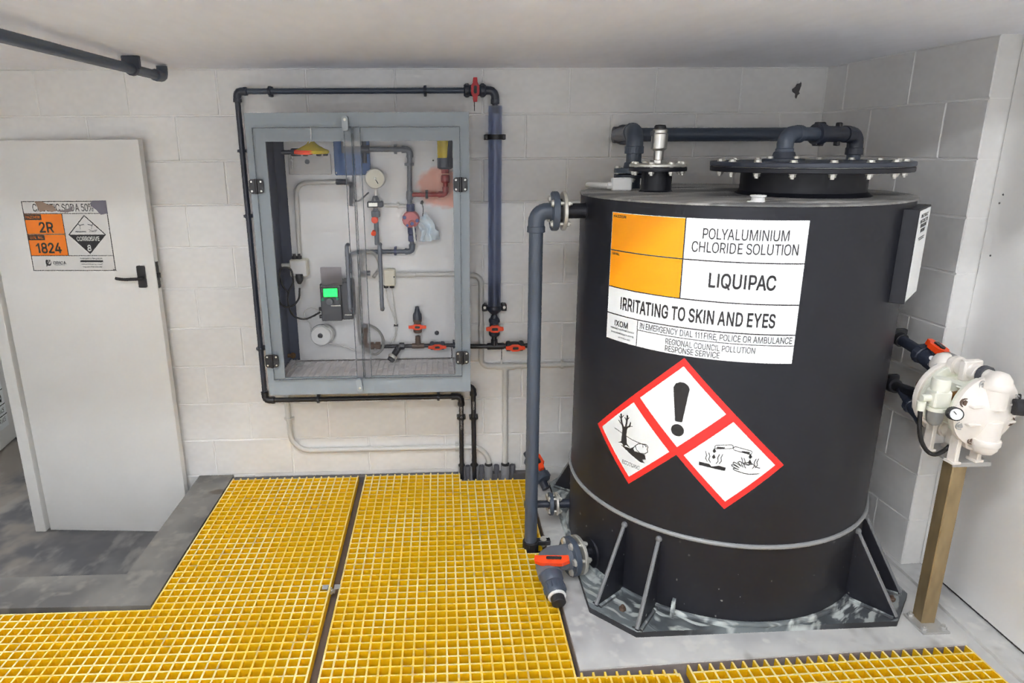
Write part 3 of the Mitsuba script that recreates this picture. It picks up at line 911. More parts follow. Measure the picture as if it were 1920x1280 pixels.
def clear_door(xa, xb, hinge_left, hx):
    k = add(cab + '__door', bx(xa, xb, yd - 0.004, yd, dz0, dz1), 'm_clear', label='clear door sheet')
    xs = xa if not hinge_left else xb
    add(k + '__edge_strip', bx(xs - (0.03 if hinge_left else -0.001), xs - (0.001 if hinge_left else -0.03), yd - 0.010, yd - 0.0045, dz0, dz1), 'm_clear')
    # dark sawn edges of the sheet
    for e in (bx(xa, xa + .003, yd - .0045, yd + .0005, dz0, dz1), bx(xb - .003, xb, yd - .0045, yd + .0005, dz0, dz1), bx(xa, xb, yd - .0045, yd + .0005, dz1 - .003, dz1), bx(xa, xb, yd - .0045, yd + .0005, dz0, dz0 + .003)):
        add(k + '__edge', e, 'm_edge')
    xo = xb - .03 if hinge_left else xa + .03
    add(k + '__edge', bx(xo - .0012, xo + .0012, yd - .0105, yd - .0045, dz0, dz1), 'm_edge')
    # pull handle
    pts = [(hx, yd - 0.002, 0.985), (hx, yd - 0.035, 0.985), (hx, yd - 0.035, 1.262), (hx, yd - 0.002, 1.262)]
    add(k + '__handle', place(tube(path(pts, 0.016), 0.0085, 14), np.eye(4)), 'm_pvc_mid', 45)
    for z in (1.505, 0.757):
        hxm = (xa if hinge_left else xb)
        pl = prism(rrect(0.058, 0.058, 0.012), 0.005)
        kk = add(k + '__hinge', cat_([place(pl, axes((hxm, yd - 0.0045, z), (1, 0, 0), (0, 0, 1))), cyl((hxm, yd - 0.009, z - 0.03), (hxm, yd - 0.009, z + 0.03), 0.006, 12)]), 'm_black', 35)
        for a in (-0.019, 0.019):
            for b in (-0.019, 0.019):
                # one screw head per corner, joined to the hinge they belong to
                add(k + '__hinge_screw', lathe([(0, 0), (.0048, 0), (.004, .002), (0, .0028)], (hxm + a, yd - 0.0095, z + b), (0, -1, 0), 10), 'm_steel', 40)


clear_door(dxl, dxm - 0.002, True, (-0.4009, -0.4400, 1.1960)[0])
clear_door(dxm + 0.002, dxr, False, (-0.2653, -0.4400, 1.1942)[0])
for p, tilt in (((-0.3835, -0.4100, 1.7474), 0.0), ((-0.3809, -0.4100, 0.6424), 0.12)):
    M = axes((p[0], CF - 0.004, p[2]), (math.cos(tilt), 0, math.sin(tilt)), (-math.sin(tilt), 0, math.cos(tilt)))
    k = add(cab + '__latch', place(prism(rrect(0.024, 0.056, 0.009), 0.030), M), 'm_latch', 35)
    add(k + '__screw', place(at2(lathe([(0, 0), (.006, 0), (.005, .003), (0, .0036)], n=12), 0, 0.015 if p[2] > 1 else -0.013, 0.030), M), 'm_zinc', 40)

# ---- things inside the cabinet (mounted on the board at y = -0.062)
BY = -0.062
t = thing('handwheel', 'yellow and orange handwheel on a dark stem at the top left inside the cabinet', 'handwheel')
c = (-0.5400, -0.3300, 1.6342)
prof = [(0.0, 0.0), (0.068, 0.0), (0.072, 0.005), (0.069, 0.012), (0.046, 0.022), (0.024, 0.034), (0.013, 0.046), (0.007, 0.054), (0, 0.055)]
add(t + '__wheel', lathe(prof, c, (0.03, -0.05, 1), 26), 'm_yellow', 30)
half = lathe([(0.0, -0.003), (0.0725, -0.003), (0.0735, 0.006), (0.070, 0.0135), (0, 0.0135)], c, (0.03, -0.05, 1), 26)
half.update_faces(half.triangles_center[:, 0] < c[0] + 0.006)
add(t + '__orange_band', half, 'm_orange', 30)
for i in range(6):
    a = i * math.pi / 3 + .2
    add(t + '__grip', cyl((c[0] + .055 * math.cos(a), c[1] + .055 * math.sin(a), c[2] - 0.012), (c[0] + .055 * math.cos(a), c[1] + .055 * math.sin(a), c[2] + 0.001), 0.010, 10, 0.002), 'm_black', 35)
add(t + '__stem', cat_([cyl((c[0] - 0.125, c[1], c[2] + 0.004), (c[0] - 0.02, c[1], c[2] + 0.004), 0.009, 14), hexnut((c[0] - 0.085, c[1], c[2] + 0.004), (1, 0, 0), 0.016, 0.03, 8)]), 'm_pvc_dark', 35)
zl_ = (-0.5287, -0.4050, 1.6867)[2]
zc_ = (-0.5253, -0.4050, 1.7361)
add(t + '__cord', tube(smoothpath([(c[0], c[1], c[2] + 0.053), (c[0] - 0.002, -.37, zl_ - .012), (zc_[0], -.4045, zl_ + .004), (zc_[0], -.4045, zc_[2])], 24), 0.0022, 8), 'm_white')
t = thing('mounting_plate', 'pale grey plate screwed on behind the yellow handwheel', 'plate')
a, b = (-0.6972, -0.0700, 1.6288), (-0.5056, -0.0700, 1.5375)
add(t + '__plate', bx(a[0], b[0], BY - 0.012, BY, b[2], a[2], 0.002), 'm_plate')
a = (-0.6778, -0.0800, 1.6030)
add(t + '__pin', cat_([cyl((a[0], BY - 0.012, a[2]), (a[0], BY - 0.03, a[2]), 0.006, 10), cyl((a[0], BY - 0.02, a[2] - 0.04), (a[0], BY - 0.02, a[2] + 0.02), 0.0035, 8)]), 'm_white')
t = thing('control_panel', 'blue control panel with grey label at the top of the cabinet', 'panel')
a, b = (-0.4852, -0.1000, 1.7174), (-0.3274, -0.1000, 1.5348)
add(t + '__case', bx(a[0], b[0], BY - 0.045, BY, b[2], 1.72, 0.004), 'm_bluepanel')
a2, b2 = (-0.4498, -0.1100, 1.6896), (-0.3792, -0.1100, 1.6315)
add(t + '__label', bx(a2[0], b2[0] + 0.03, BY - 0.0465, BY - 0.045, b2[2], a2[2]), 'm_charcoal_light')
add(t + '__label_text_plate', bx(a2[0] + 0.012, b2[0] + 0.02, BY - 0.0475, BY - 0.0465, a2[2] - 0.028, a2[2]), 'm_conduit')
for q in ((-0.4796, -0.1100, 1.5459), (-0.3377, -0.1100, 1.5494)):
    add(t + '__screw', lathe([(0, 0), (.004, 0), (0, .002)], (q[0], BY - 0.045, q[2]), (0, -1, 0), 10), 'm_zinc')

t = thing('conduit', 'pale grey bent conduit on the left of the mounting board inside the cabinet', 'conduit')
pp = [(-0.4818, -0.0800, 1.5044), (-0.6711, -0.0800, 1.5012), (-0.6778, -0.0800, 1.1446)]
add(t + '__pipe', tube(path(pp, 0.055, 9), 0.0105, 16), 'm_conduit', 45)
a, b, c2 = (-0.4866, -0.0800, 1.5044), (-0.4380, -0.0800, 1.5040), (-0.4244, -0.0800, 1.3952)
add(t + '__gland', cat_([cyl(a, b, 0.013, 14, 0.002), hexnut(b, (1, 0, 0), 0.012, 0.012)]), 'm_pvc_dark', 35)
add(t + '__hose', tube(path([b, (-0.4167, -0.0800, 1.4942), c2], 0.02, 7), 0.0085, 14), 'm_pvc_dark', 45)

t = thing('dial_gauge', 'round pale dial gauge in the middle of the cabinet', 'gauge')
c = (-0.3044, -0.1200, 1.5189)
add(t + '__case', lathe([(0, 0), (.040, 0), (.046, .006), (.046, .03), (.042, .034), (0, .034)], (c[0], -.085, c[2]), (0, -1, 0), 32), 'm_conduit', 35)
add(t + '__face', cyl((c[0], -.119, c[2]), (c[0], -.1205, c[2]), .041, 32), 'm_cream')
add(t + '__hub', lathe([(0, 0), (.007, 0), (.005, .004), (0, .005)], (c[0], -.1205, c[2]), (0, -1, 0), 12), 'm_zinc', 40)
add(t + '__needle', place(bx(-.002, .026, -.0015, .0015, 0, .0015), axes((c[0], -.1215, c[2]), (.5, 0, -.8), (.8, 0, .5))), 'm_ink')
add(t + '__stem', cyl((c[0], -.1, c[2] - .075), (c[0], -.1, c[2] - .04), .009, 12), 'm_white')
add(t + '__loop', tube(smoothpath([(c[0] - .10, -.10, c[2] + .015), (c[0] - .105, -.12, c[2] - .05), (c[0] - .085, -.13, c[2] - .10), (c[0] - .03, -.12, c[2] - .06)], 20), .0035, 8), 'm_charcoal')

t = thing('metering_valve', 'dark grey metering valve stack with orange knobs under the dial gauge', 'valve')
c = (-0.3083, -0.1200, 1.4310)
add(t + '__bonnet', lathe([(0, 0), (.024, 0), (.024, .004), (.012, .032), (.010, .036), (0, .036)], (c[0], -.1, c[2] - .026), (0, 0, 1), 20), 'm_pvc_mid', 35)
d = (-0.3094, -0.1200, 1.4046)
add(t + '__block', bx(d[0] - .036, d[0] + .036, -.125, -.07, d[2] - .014, d[2] + .012, .003), 'm_pvc_dark')
add(t + '__plate', bx(d[0] - .028, d[0] + .012, -.128, -.125, d[2] - .009, d[2] + .007), 'm_zinc')
e, f_ = (-0.3034, -0.1200, 1.3756), (-0.3152, -0.1200, 1.2164)
add(t + '__body', cat_([cyl((d[0], -.1, e[2] + .01), (d[0], -.1, f_[2]), .011, 16), hexnut((d[0], -.1, e[2] - .03), (0, 0, 1), .021, .028, 8)]), 'm_pvc_mid', 35)
g1, g2 = (-0.3140, -0.1300, 1.3331), (-0.3214, -0.1300, 1.2771)
add(t + '__knob', lathe([(0, 0), (.016, 0), (.017, .004), (.014, .02), (0, .022)], (g1[0], -.105, g1[2]), (0, -1, 0), 16), 'm_orange', 35)
add(t + '__knob', lathe([(0, 0), (.010, 0), (.012, .02), (0, .022)], (g2[0], -.105, g2[2]), (0, -1, -.3), 14), 'm_orange', 35)

t = thing('conduit', 'short pale conduit running from the metering valve to the pink valve', 'conduit')
add(t + '__pipe', cyl((-0.2698, -0.0750, 1.3957), (-0.1636, -0.0750, 1.3922), .009, 14), 'm_conduit', 40)
a = (-0.2074, -0.0800, 1.4052)
pipe_clip(t, (a[0], -.073, (-0.2081, -0.0750, 1.3951)[2]), (1, 0, 0), (0, 1, 0), .009, 'm_conduit', .012)

t = thing('delivery_pipe', 'grey pipe bending down from the top of the cabinet to the pink valve', 'pipe')
a, b, c = (-0.3319, -0.1000, 1.6473), (-0.1449, -0.1000, 1.6460), (-0.1532, -0.1000, 1.3698)
add(t + '__pipe', tube(path([a, b, c], .012, 7), .0115, 16), 'm_pvc_mid', 45)
add(t + '__elbow', elbow(b, (-1, 0, 0), (0, 0, -1), .0145, .036, 18), 'm_pvc_mid', 40)
pipe_clip(t, (-0.2097, -0.1000, 1.6465), (1, 0, 0), (0, 1, 0), .0115, 'm_pvc_mid', .038)
pipe_clip(t, (-0.1493, -0.1000, 1.5806), (0, 0, 1), (0, 1, 0), .0115, 'm_pvc_mid', .038)
hub = (-0.3366, -0.1000, 1.6474)
add(t + '__fitting', cat_([cyl((hub[0] - .03, -.10, hub[2]), (hub[0] + .012, -.10, hub[2]), .02, 16, .002), cyl((hub[0] - .012, -.1, hub[2] - .06), (hub[0] - .012, -.1, hub[2] + .05), .013, 14)]), 'm_pvc_dark', 35)
add(t + '__tee', cyl((-0.1505, -0.1000, 1.4618), (-0.1516, -0.1000, 1.4232), .0155, 18, .001), 'm_pvc_mid', 35)

t = thing('suction_branch', 'red stained pipe branch to the yellow labelled bottle, right side of the cabinet', 'pipe')
a, b, c = (-0.1461, -0.1000, 1.4449), (0.0156, -0.1000, 1.4434), (0.0145, -0.1000, 1.5272)
b = (c[0], b[1], a[2])
add(t + '__pipe', tube(path([a, b, c], .014, 7), .0105, 16), 'm_redpipe', 45)
add(t + '__elbow', elbow(b, (-1, 0, 0), (0, 0, 1), .0135, .034, 18), 'm_redpipe', 40)
pipe_clip(t, (-0.0727, -0.1000, 1.4442), (1, 0, 0), (0, 1, 0), .0105, 'm_black', .038)
add(t + '__union', cat_([lathe([(0, 0), (.018, 0), (.021, .006), (.021, .03), (.017, .036), (0, .036)], (c[0], c[1], c[2] - .03), (0, 0, 1), 18), hexnut((c[0], c[1], c[2] + .012), (0, 0, 1), .018, .03, 8)]), 'm_redpipe', 35)
t = thing('pulsation_bottle', 'dark bottle with a yellow label at the top right inside the cabinet', 'bottle')
a, b = (0.0124, -0.1000, 1.6960), (0.0103, -0.1000, 1.5699)
add(t + '__bottle', lathe([(0, 0), (.022, 0), (.033, .016), (.034, .03), (.034, .19), (.03, .205), (0, .21)], (c[0], -.10, b[2]), (0, 0, 1), 26), 'm_pvc_dark', 35)
lab = lathe([(.0345, 0), (.0345, .085)], (c[0], -.10, a[2] - .09), (0, 0, 1), 26)
half = lab.copy()
cen = half.triangles_center
half.update_faces((cen[:, 1] < -.10) & (cen[:, 0] < c[0] + .012))
add(t + '__label', half, 'm_yellow', True)
add(t + '__base_cap', lathe([(0, 0), (.028, 0), (.036, .008), (.036, .05), (0, .05)], (c[0], -.10, b[2] - .012), (0, 0, 1), 24), 'm_pvc_dark', 35)

t = thing('tag_disc', 'small white disc tag with a black centre by the bottle', 'tag')
a = (-0.0402, -0.0900, 1.5960)
add(t + '__disc', lathe([(0, 0), (.012, 0), (.012, .003), (0, .003)], (a[0], BY - .002, a[2]), (0, -1, 0), 18), 'm_white')
add(t + '__eye', cyl((a[0], BY - .005, a[2]), (a[0], BY - .0062, a[2]), .004, 12), 'm_ink')

t = thing('pressure_valve', 'round pink and red valve with blue buttons, right half of the cabinet', 'valve')
c = (-0.1480, -0.1300, 1.3337)
add(t + '__body', lathe([(0, 0), (.034, 0), (.04, .008), (.04, .03), (.034, .044), (0, .046)], (c[0], -.08, c[2]), (0, -1, 0), 26), 'm_pink', 35)
add(t + '__collar', cat_([cyl((c[0], -.1, c[2] + .034), (c[0], -.1, c[2] + .07), .019, 16, .003), cyl((c[0], -.1, c[2] - .07), (c[0], -.1, c[2] - .034), .017, 16, .003)]), 'm_bluefit', 35)
for dx, dz, r in ((-.028, .010, .008), (.006, -.018, .008), (.030, -.004, .008), (-.016, -.026, .006)):
    add(t + '__button', cyl((c[0] + dx, -.12, c[2] + dz), (c[0] + dx, -.132, c[2] + dz), r, 14, .001), 'm_bluebtn', 35)
add(t + '__ring', lathe([(.011, 0), (.017, 0), (.017, .012), (.011, .012), (.011, 0)], (c[0] + .006, -.122, c[2] - .018), (0, -1, 0), 18), 'm_redpipe', 35)
add(t + '__lever', place(bx(-.005, .005, -.004, .004, -.075, 0, .002), axes((c[0] + .012, -.135, c[2] - .03), (1, 0, .08), (0, 1, 0))), 'm_conduit')
t = thing('outlet_pipe', 'dark blue grey pipe below the pink valve, turning left', 'pipe')
a, b, c3 = (-0.1441, -0.1000, 1.2614), (-0.1463, -0.1000, 1.1838), (-0.4080, -0.1000, 1.1872)
add(t + '__pipe', tube(path([(a[0], -.1, a[2] + .04), b, (c3[0], -.1, b[2])], .012, 7), .0105, 16), 'm_pvc', 45)
add(t + '__elbow', elbow(b, (0, 0, 1), (-1, 0, 0), .0138, .034, 18), 'm_pvc', 40)
add(t + '__union', cat_([hexnut((a[0], -.1, a[2] - .03), (0, 0, 1), .02, .03, 10), hexnut((a[0], -.1, a[2] + .01), (0, 0, 1), .018, .02, 10)]), 'm_bluefit', 35)
pipe_clip(t, ((-0.2262, -0.1000, 1.1849)[0], -.1, b[2]), (1, 0, 0), (0, 1, 0), .0105, 'm_bluefit', .038)
add(t + '__drop', tube(path([(c3[0], -.1, b[2]), (c3[0] - .03, -.1, b[2] - .01), (c3[0] - .028, -.1, b[2] - .10)], .02, 6), .008, 12), 'm_pvc_mid', 45)

t = thing('cloth_rag', 'pale blue white rag hanging on a cord beside the pink valve', 'rag')
c = (-0.0758, -0.1200, 1.2927)
n = 22
gu, gv = np.meshgrid(np.linspace(-1, 1, n), np.linspace(-1, 1, n), indexing='ij')
pts = np.stack([gu * .036 * (1.0 + .35 * gv) + .012 * gv + .010 * np.sin(3 * gv + 1), 0 * gu, -gv * .058 + .018 * gu * (gv < 0)], -1)
nz = meshkit.fbm(np.stack([gu * 2.1, gv * 2.1, 0 * gu], -1), 3, 5) - .5
pts[..., 1] = nz * .05 + .012 * np.sin(5 * gu + 2 * gv)
pts[..., 0] += (meshkit.noise(np.stack([gu * 2.5, gv * 2.5, 0 * gu + 3], -1), 8) - .5) * .03
pts[..., 2] += (meshkit.noise(np.stack([gu * 2.5, gv * 2.5, 0 * gu + 7], -1), 9) - .5) * .03
vv = pts.reshape(-1, 3) + V([c[0], -.115, c[2]])
ff = [(i * n + j, (i + 1) * n + j, (i + 1) * n + j + 1, i * n + j + 1) for i in range(n - 1) for j in range(n - 1)]
cl = trimesh.Trimesh(*meshkit.arrays((vv, np.array(ff)))[:2], process=False)
back = cl.copy()
back.vertices = back.vertices + V([0, .0015, 0])
back.invert()
add(t + '__cloth', cat_([cl, back]), 'm_cloth', True)
a = (-0.0953, -0.1100, 1.4089)
add(t + '__peg', cyl((a[0], BY, a[2]), (a[0], -.12, a[2]), .007, 12), 'm_ink')
add(t + '__cord', tube(smoothpath([(a[0], -.112, a[2]), (a[0] + .006, -.115, a[2] - .03), (c[0] - .018, -.115, c[2] + .055)], 12), .0022, 6), 'm_charcoal')

t = thing('power_outlet', 'white power outlet box on the left of the mounting board', 'outlet')
a, b = (-0.7201, -0.1000, 1.1535), (-0.6367, -0.1000, 1.0712)
add(t + '__box', bx(a[0], b[0], -.115, BY, b[2], a[2], .006), 'm_cream')
add(t + '__faceplate', bx(a[0] + .006, b[0] - .006, -.117, -.115, b[2] + .006, a[2] - .006), 'm_white')
for q in ((-0.6994, -0.0900, 1.1617), (-0.6770, -0.0900, 1.1614)):
    add(t + '__gland', cat_([hexnut((q[0], -.09, q[2] - .014), (0, 0, 1), .012, .02, 8), cyl((q[0], -.09, q[2]), (q[0], -.09, q[2] + .016), .007, 10)]), 'm_black', 35)
q = (-0.7494, -0.0900, 1.1244)
add(t + '__side_gland', cyl((q[0] - .012, -.09, q[2]), (a[0], -.09, q[2]), .009, 12, .001), 'm_white', 35)
t = thing('extension_lead', 'black power cord with plug looping from the outlet to the dosing pump', 'lead')
q = (-0.6751, -0.1300, 1.0750)
add(t + '__plug', lathe([(0, 0), (.016, 0), (.019, -.012), (.016, -.03), (.008, -.045), (0, -.047)], (q[0], -.125, q[2] + .012), (0, .15, 1), 18), 'm_black', 35)
w = [(-0.6788, -0.1200, 1.0196), (-0.6875, -0.1200, 0.9683), (-0.7152, -0.1300, 0.9374), (-0.7456, -0.1500, 0.9375), (-0.7680, -0.1700, 0.9707), (-0.7631, -0.1700, 1.0313), (-0.7536, -0.1500, 1.1149), (-0.7096, -0.1400, 1.1125), (-0.7046, -0.1400, 1.0495), (-0.7278, -0.1400, 1.0041), (-0.7350, -0.1300, 0.9403), (-0.7163, -0.1200, 0.8856), (-0.6693, -0.1100, 0.8665), (-0.6252, -0.1100, 0.8815), (-0.5918, -0.1200, 0.9018)]
add(t + '__cable', tube(smoothpath(w, 120), .0045, 10), 'm_black', True)
w = [(-0.7566, -0.1600, 1.0794), (-0.7474, -0.1600, 1.0416), (-0.7277, -0.1500, 1.0088)]
add(t + '__loop', tube(smoothpath(w, 20), .0045, 10), 'm_black', True)

t = thing('dosing_pump', 'dark grey dosing pump with a lit green screen and clear lid', 'pump')
a, b = (-0.5732, -0.1700, 1.0511), (-0.4827, -0.1700, 0.8736)
c4 = (-0.4282, -0.1500, 0.8675)
add(t + '__body', bx(a[0], b[0] + .005, -.185, BY, b[2], a[2], .004), 'm_charcoal')
add(t + '__drive_housing', bx(b[0], c4[0], -.165, BY, b[2], a[2] + .004, .006), 'm_charcoal')
s0, s1_ = (-0.5570, -0.1870, 1.0292), (-0.4932, -0.1870, 0.9905)
add(t + '__bezel', bx(s0[0] - .008, s1_[0] + .006, -.187, -.185, s1_[2] - .005, s0[2] + .006), 'm_black')
k = add(t + '__screen', bx(s0[0], s1_[0], -.188, -.187, s1_[2], s0[2]), 'm_black', label='lit green screen')
scene[k]['emitter'] = {'type': 'area', 'radiance': rgb([v * 0.9 for v in lin(10, 245, 80)])}
kq = (-0.5309, -0.1900, 0.9690)
add(t + '__knob', lathe([(0, 0), (.017, 0), (.015, .012), (0, .013)], (kq[0], -.185, kq[2]), (0, -1, 0), 20), 'm_charcoal_light', 35)
for q in ((-0.5622, -0.1900, 0.9771), (-0.4958, -0.1900, 0.9811)):
    add(t + '__button', lathe([(0, 0), (.008, 0), (.006, .004), (0, .004)], (q[0], -.185, q[2]), (0, -1, 0), 14), 'm_tealish', 35)
add(t + '__trim', bx(s0[0] + .03, s1_[0] + .012, -.187, -.185, kq[2] - .024, kq[2] - .019), 'm_conduit')
add(t + '__trim', bx(b[0] + .014, c4[0] - .006, -.167, -.165, b[2] + .022, b[2] + .026), 'm_conduit')
l0, l1 = (-0.5672, -0.2000, 1.1361), (-0.4705, -0.1850, 1.0501)
add(t + '__lid', place(bx(0, l1[0] - l0[0], -.002, .002, 0, l0[2] - l1[2], .0008), axes((l0[0] + .004, -.187, l1[2] - .004), (1, 0, 0), (0, 1, .12))), 'm_amber', label='clear flip-up lid')
for q in ((-0.5971, -0.1400, 0.9198), (-0.5944, -0.1400, 0.8834)):
    add(t + '__gland', cyl((a[0] - .02, -.13, q[2]), (a[0] + .002, -.13, q[2]), .009, 12, .001), 'm_black', 35)

t = thing('round_dosing_unit', 'round white dosing head with hub below the dark dosing pump', 'dosing unit')
c = (-0.5942, -0.1200, 0.7858)
add(t + '__housing', lathe([(0, 0), (.040, 0), (.044, .006), (.044, .034), (.038, .042), (0, .042)], (c[0] + .018, -.075, c[2] + .004), (0, -1, 0), 28), 'm_conduit', 35)
add(t + '__disc', lathe([(0, 0), (.046, 0), (.05, .005), (.05, .022), (.045, .028), (0, .028)], (c[0], -.10, c[2]), (0, -1, 0), 32), 'm_white', 35)
add(t + '__hub', lathe([(.0, 0), (.012, 0), (.012, .003), (.007, .004), (.006, .001), (0, .001)], (c[0] - .002, -.128, c[2] + .002), (0, -1, 0), 18), 'm_charcoal', 35)
add(t + '__rim', lathe([(.049, 0), (.052, 0), (.052, .006), (.049, .006), (.049, 0)], (c[0], -.1, c[2]), (0, -1, 0), 32), 'm_charcoal_light', 35)
w = [(-0.6428, -0.1000, 0.7997), (-0.6499, -0.1000, 0.8450), (-0.6705, -0.1000, 0.8771), (-0.6661, -0.1000, 0.9034), (-0.6397, -0.1000, 0.9187), (-0.6004, -0.1100, 0.9126)]
add(t + '__wire', tube(smoothpath(w, 40), .003, 8), 'm_conduit', True)
w = [(-0.5648, -0.1000, 0.7392), (-0.5037, -0.1000, 0.7272), (-0.4328, -0.1000, 0.7015), (-0.3761, -0.1000, 0.6950), (-0.3342, -0.1000, 0.7051)]
add(t + '__tube', tube(smoothpath(w, 40), .0045, 10), 'm_conduit', True)

t = thing('clear_hose', 'translucent hose curling round the bronze fitting in the lower middle of the cabinet', 'hose')
w = [(-0.3667, -0.1400, 1.1753), (-0.3891, -0.1400, 1.0703), (-0.4068, -0.1400, 0.9167), (-0.4102, -0.1400, 0.7988), (-0.3978, -0.1400, 0.7400), (-0.3463, -0.1400, 0.6934), (-0.3043, -0.1400, 0.7168), (-0.2970, -0.1400, 0.7702), (-0.3206, -0.1400, 0.8157), (-0.3650, -0.1400, 0.8428)]
add(t + '__tube', tube(smoothpath(w, 90), .0065, 12), 'm_clearhose', True)
t = thing('clear_hose', 'translucent hose looping behind the right door handle', 'hose')
w = [(-0.3705, -0.1300, 1.0681), (-0.3879, -0.1300, 1.1189), (-0.3753, -0.1300, 1.1739), (-0.3500, -0.1300, 1.1885), (-0.3161, -0.1300, 1.1731), (-0.2987, -0.1300, 1.1177), (-0.3307, -0.1300, 1.0675)]
add(t + '__tube', tube(smoothpath(w, 60), .0085, 12), 'm_clearhose', True)
add(t + '__cuff', cyl((-0.3843, -0.1300, 1.0911), (-0.3447, -0.1300, 1.0880), .012, 14), 'm_pvc_mid', 35)

t = thing('injection_fitting', 'brown bronze elbow fitting in the lower middle of the cabinet', 'fitting')
a, b, c = (-0.3849, -0.1100, 0.8139), (-0.3890, -0.1100, 0.7281), (-0.3169, -0.1100, 0.7268)
add(t + '__elbow', tube(path([a, b, c], .016, 6), .0115, 16), 'm_bronze', 45)
add(t + '__nut', cat_([hexnut((a[0], -.11, a[2] - .02), (0, 0, 1), .017, .028), hexnut((c[0] - .02, -.11, b[2]), (1, 0, 0), .019, .025), hexnut((b[0] + .025, -.11, b[2]), (1, 0, 0), .019, .02)]), 'm_bronze', 30)
add(t + '__cap', cyl((a[0], -.11, a[2]), (a[0], -.11, a[2] + .024), .014, 14, .003), 'm_pvc_mid', 35)

t = thing('dosing_line', 'black pipe with two orange handled valves along the bottom right of the cabinet', 'pipe')
a, b = (-0.3282, -0.1000, 0.7240), (0.0720, -0.1000, 0.7166)
za = (-0.1312, -0.1000, 0.7203)[2]
add(t + '__pipe', cyl((a[0], -.10, za), (0.105, -.10, za), .0095, 16), 'm_pvc_black', 40)
tx = (-0.1312, -0.1000, 0.7203)[0]
add(t + '__tee', cat_([cyl((tx - .03, -.1, za), (tx + .03, -.1, za), .013, 18, .001), cyl((tx, -.1, za), (tx, -.1, za + .05), .013, 18, .001)]), 'm_bronze', 35)
ball_valve(t, (tx, -.10, (-0.1285, -0.1000, 0.8228)[2]), (0, 0, 1), (0, -1, 0), .0105, 'm_bronze', 'm_orange', False, True, .082)
zt = (-0.1272, -0.1000, 0.8707)[2]
add(t + '__nozzle', lathe([(0, 0), (.022, 0), (.022, .02), (.014, .036), (.011, .05), (.009, .062), (.0, .064)], (tx, -.1, zt - .016), (0, 0, 1), 18), 'm_pvc_dark', 35)
ball_valve(t, ((-0.0376, -0.1000, 0.7159)[0], -.10, za), (1, 0, 0), (0, -1, 0), .0105, 'm_pvc_dark', 'm_orange', True, True, .085)
q = (0.0434, -0.1000, 0.7225)
pipe_clip(t, (q[0], -.1, za), (1, 0, 0), (0, 1, 0), .0095, 'm_pvc_dark', .038)
add(t + '__tag_cord', tube(smoothpath([(q[0] - .012, -.1, za - .01), (q[0] - .01, -.11, za - .04), (q[0] - .012, -.11, za - .065)], 10), .0018, 6), 'm_ink')
add(t + '__tag', cyl((q[0] - .012, -.11, za - .085), (q[0] - .012, -.11, za - .062), .005, 10, .001), 'm_white')
t = thing('strainer', 'black and silver clamp strainer hanging under the black pipe in the cabinet', 'strainer')
q = (-0.2427, -0.1100, 0.7064)
add(t + '__body', cat_([cyl((q[0] + .022, -.10, za), (q[0] - .012, -.13, za - .045), .015, 16, .003), hexnut((q[0] + .02, -.1, za), (1, 0, 0), .018, .025, 8)]), 'm_pvc_black', 35)
add(t + '__ring', lathe([(0, 0), (.02, 0), (.022, .004), (.022, .012), (.02, .016), (0, .016)], (q[0] - .008, -.127, za - .038), (-.034, -.03, -.045), 18), 'm_zinc', 35)
add(t + '__cap', lathe([(0, 0), (.018, 0), (.016, .014), (0, .015)], (q[0] - .016, -.134, za - .051), (-.034, -.03, -.045), 16), 'm_pvc_black', 35)

t = thing('junction_box', 'white junction box in the middle of the cabinet, right of the door handle', 'junction box')
a, b = (-0.2854, -0.0900, 1.1003), (-0.2303, -0.0900, 1.0196)
add(t + '__box', bx(a[0], b[0], -.105, BY, b[2], a[2], .005), 'm_cream')
q = (-0.2353, -0.1050, 1.0639)
add(t + '__screw', cyl((q[0], -.105, q[2]), (q[0], -.1065, q[2]), .004, 10), 'm_ink')
ends = []
for q in ((-0.2767, -0.0850, 1.0115), (-0.2487, -0.0850, 1.0111)):
    add(t + '__gland', hexnut((q[0], -.085, b[2] - .012), (0, 0, 1), .011, .014, 8), 'm_black', 30)
w = [(-0.2794, -0.0850, 1.0063), (-0.2718, -0.0850, 0.9408), (-0.2487, -0.0850, 0.8743), (-0.2377, -0.0850, 0.8206), (-0.2420, -0.0850, 0.7722), (-0.2695, -0.0850, 0.7320)]
add(t + '__wire', tube(smoothpath(w, 40), .0032, 8), 'm_conduit', True)
w = [(-0.2489, -0.0850, 1.0059), (-0.2437, -0.0850, 0.9404), (-0.2380, -0.0900, 0.8754), (-0.2349, -0.0900, 0.8166), (-0.2390, -0.0900, 0.7736), (-0.2586, -0.0900, 0.7360)]
add(t + '__wire', tube(smoothpath(w, 40), .0032, 8), 'm_conduit', True)
q = (-0.2373, -0.0900, 0.8220)
add(t + '__cable_tie', bx(q[0] - .009, q[0] + .011, -.096, -.08, q[2] - .003, q[2] + .003), 'm_black')
t = thing('conduit', 'pale conduit running from the junction box to the right side of the cabinet', 'conduit')
a = (-0.2265, -0.0820, 1.0697)
add(t + '__pipe', cyl((a[0], -.082, a[2]), (0.10, -.082, a[2]), .0115, 16), 'm_conduit', 40)
q = (-0.1530, -0.0820, 1.0687)
add(t + '__coupler', cyl((q[0] - .02, -.082, a[2]), (q[0] + .02, -.082, a[2]), .0135, 16, .001), 'm_conduit', 40)
t = thing('brass_fitting', 'small copper coloured fitting at the lower left corner inside the cabinet', 'fitting')
q = (-0.7473, -0.0500, 0.6726)
add(t + '__body', cat_([cyl((-0.772, -.07, q[2]), (-0.735, -.07, q[2]), .010, 12, .001), hexnut((-0.755, -.07, q[2]), (1, 0, 0), .015, .014)]), 'm_brass', 30)
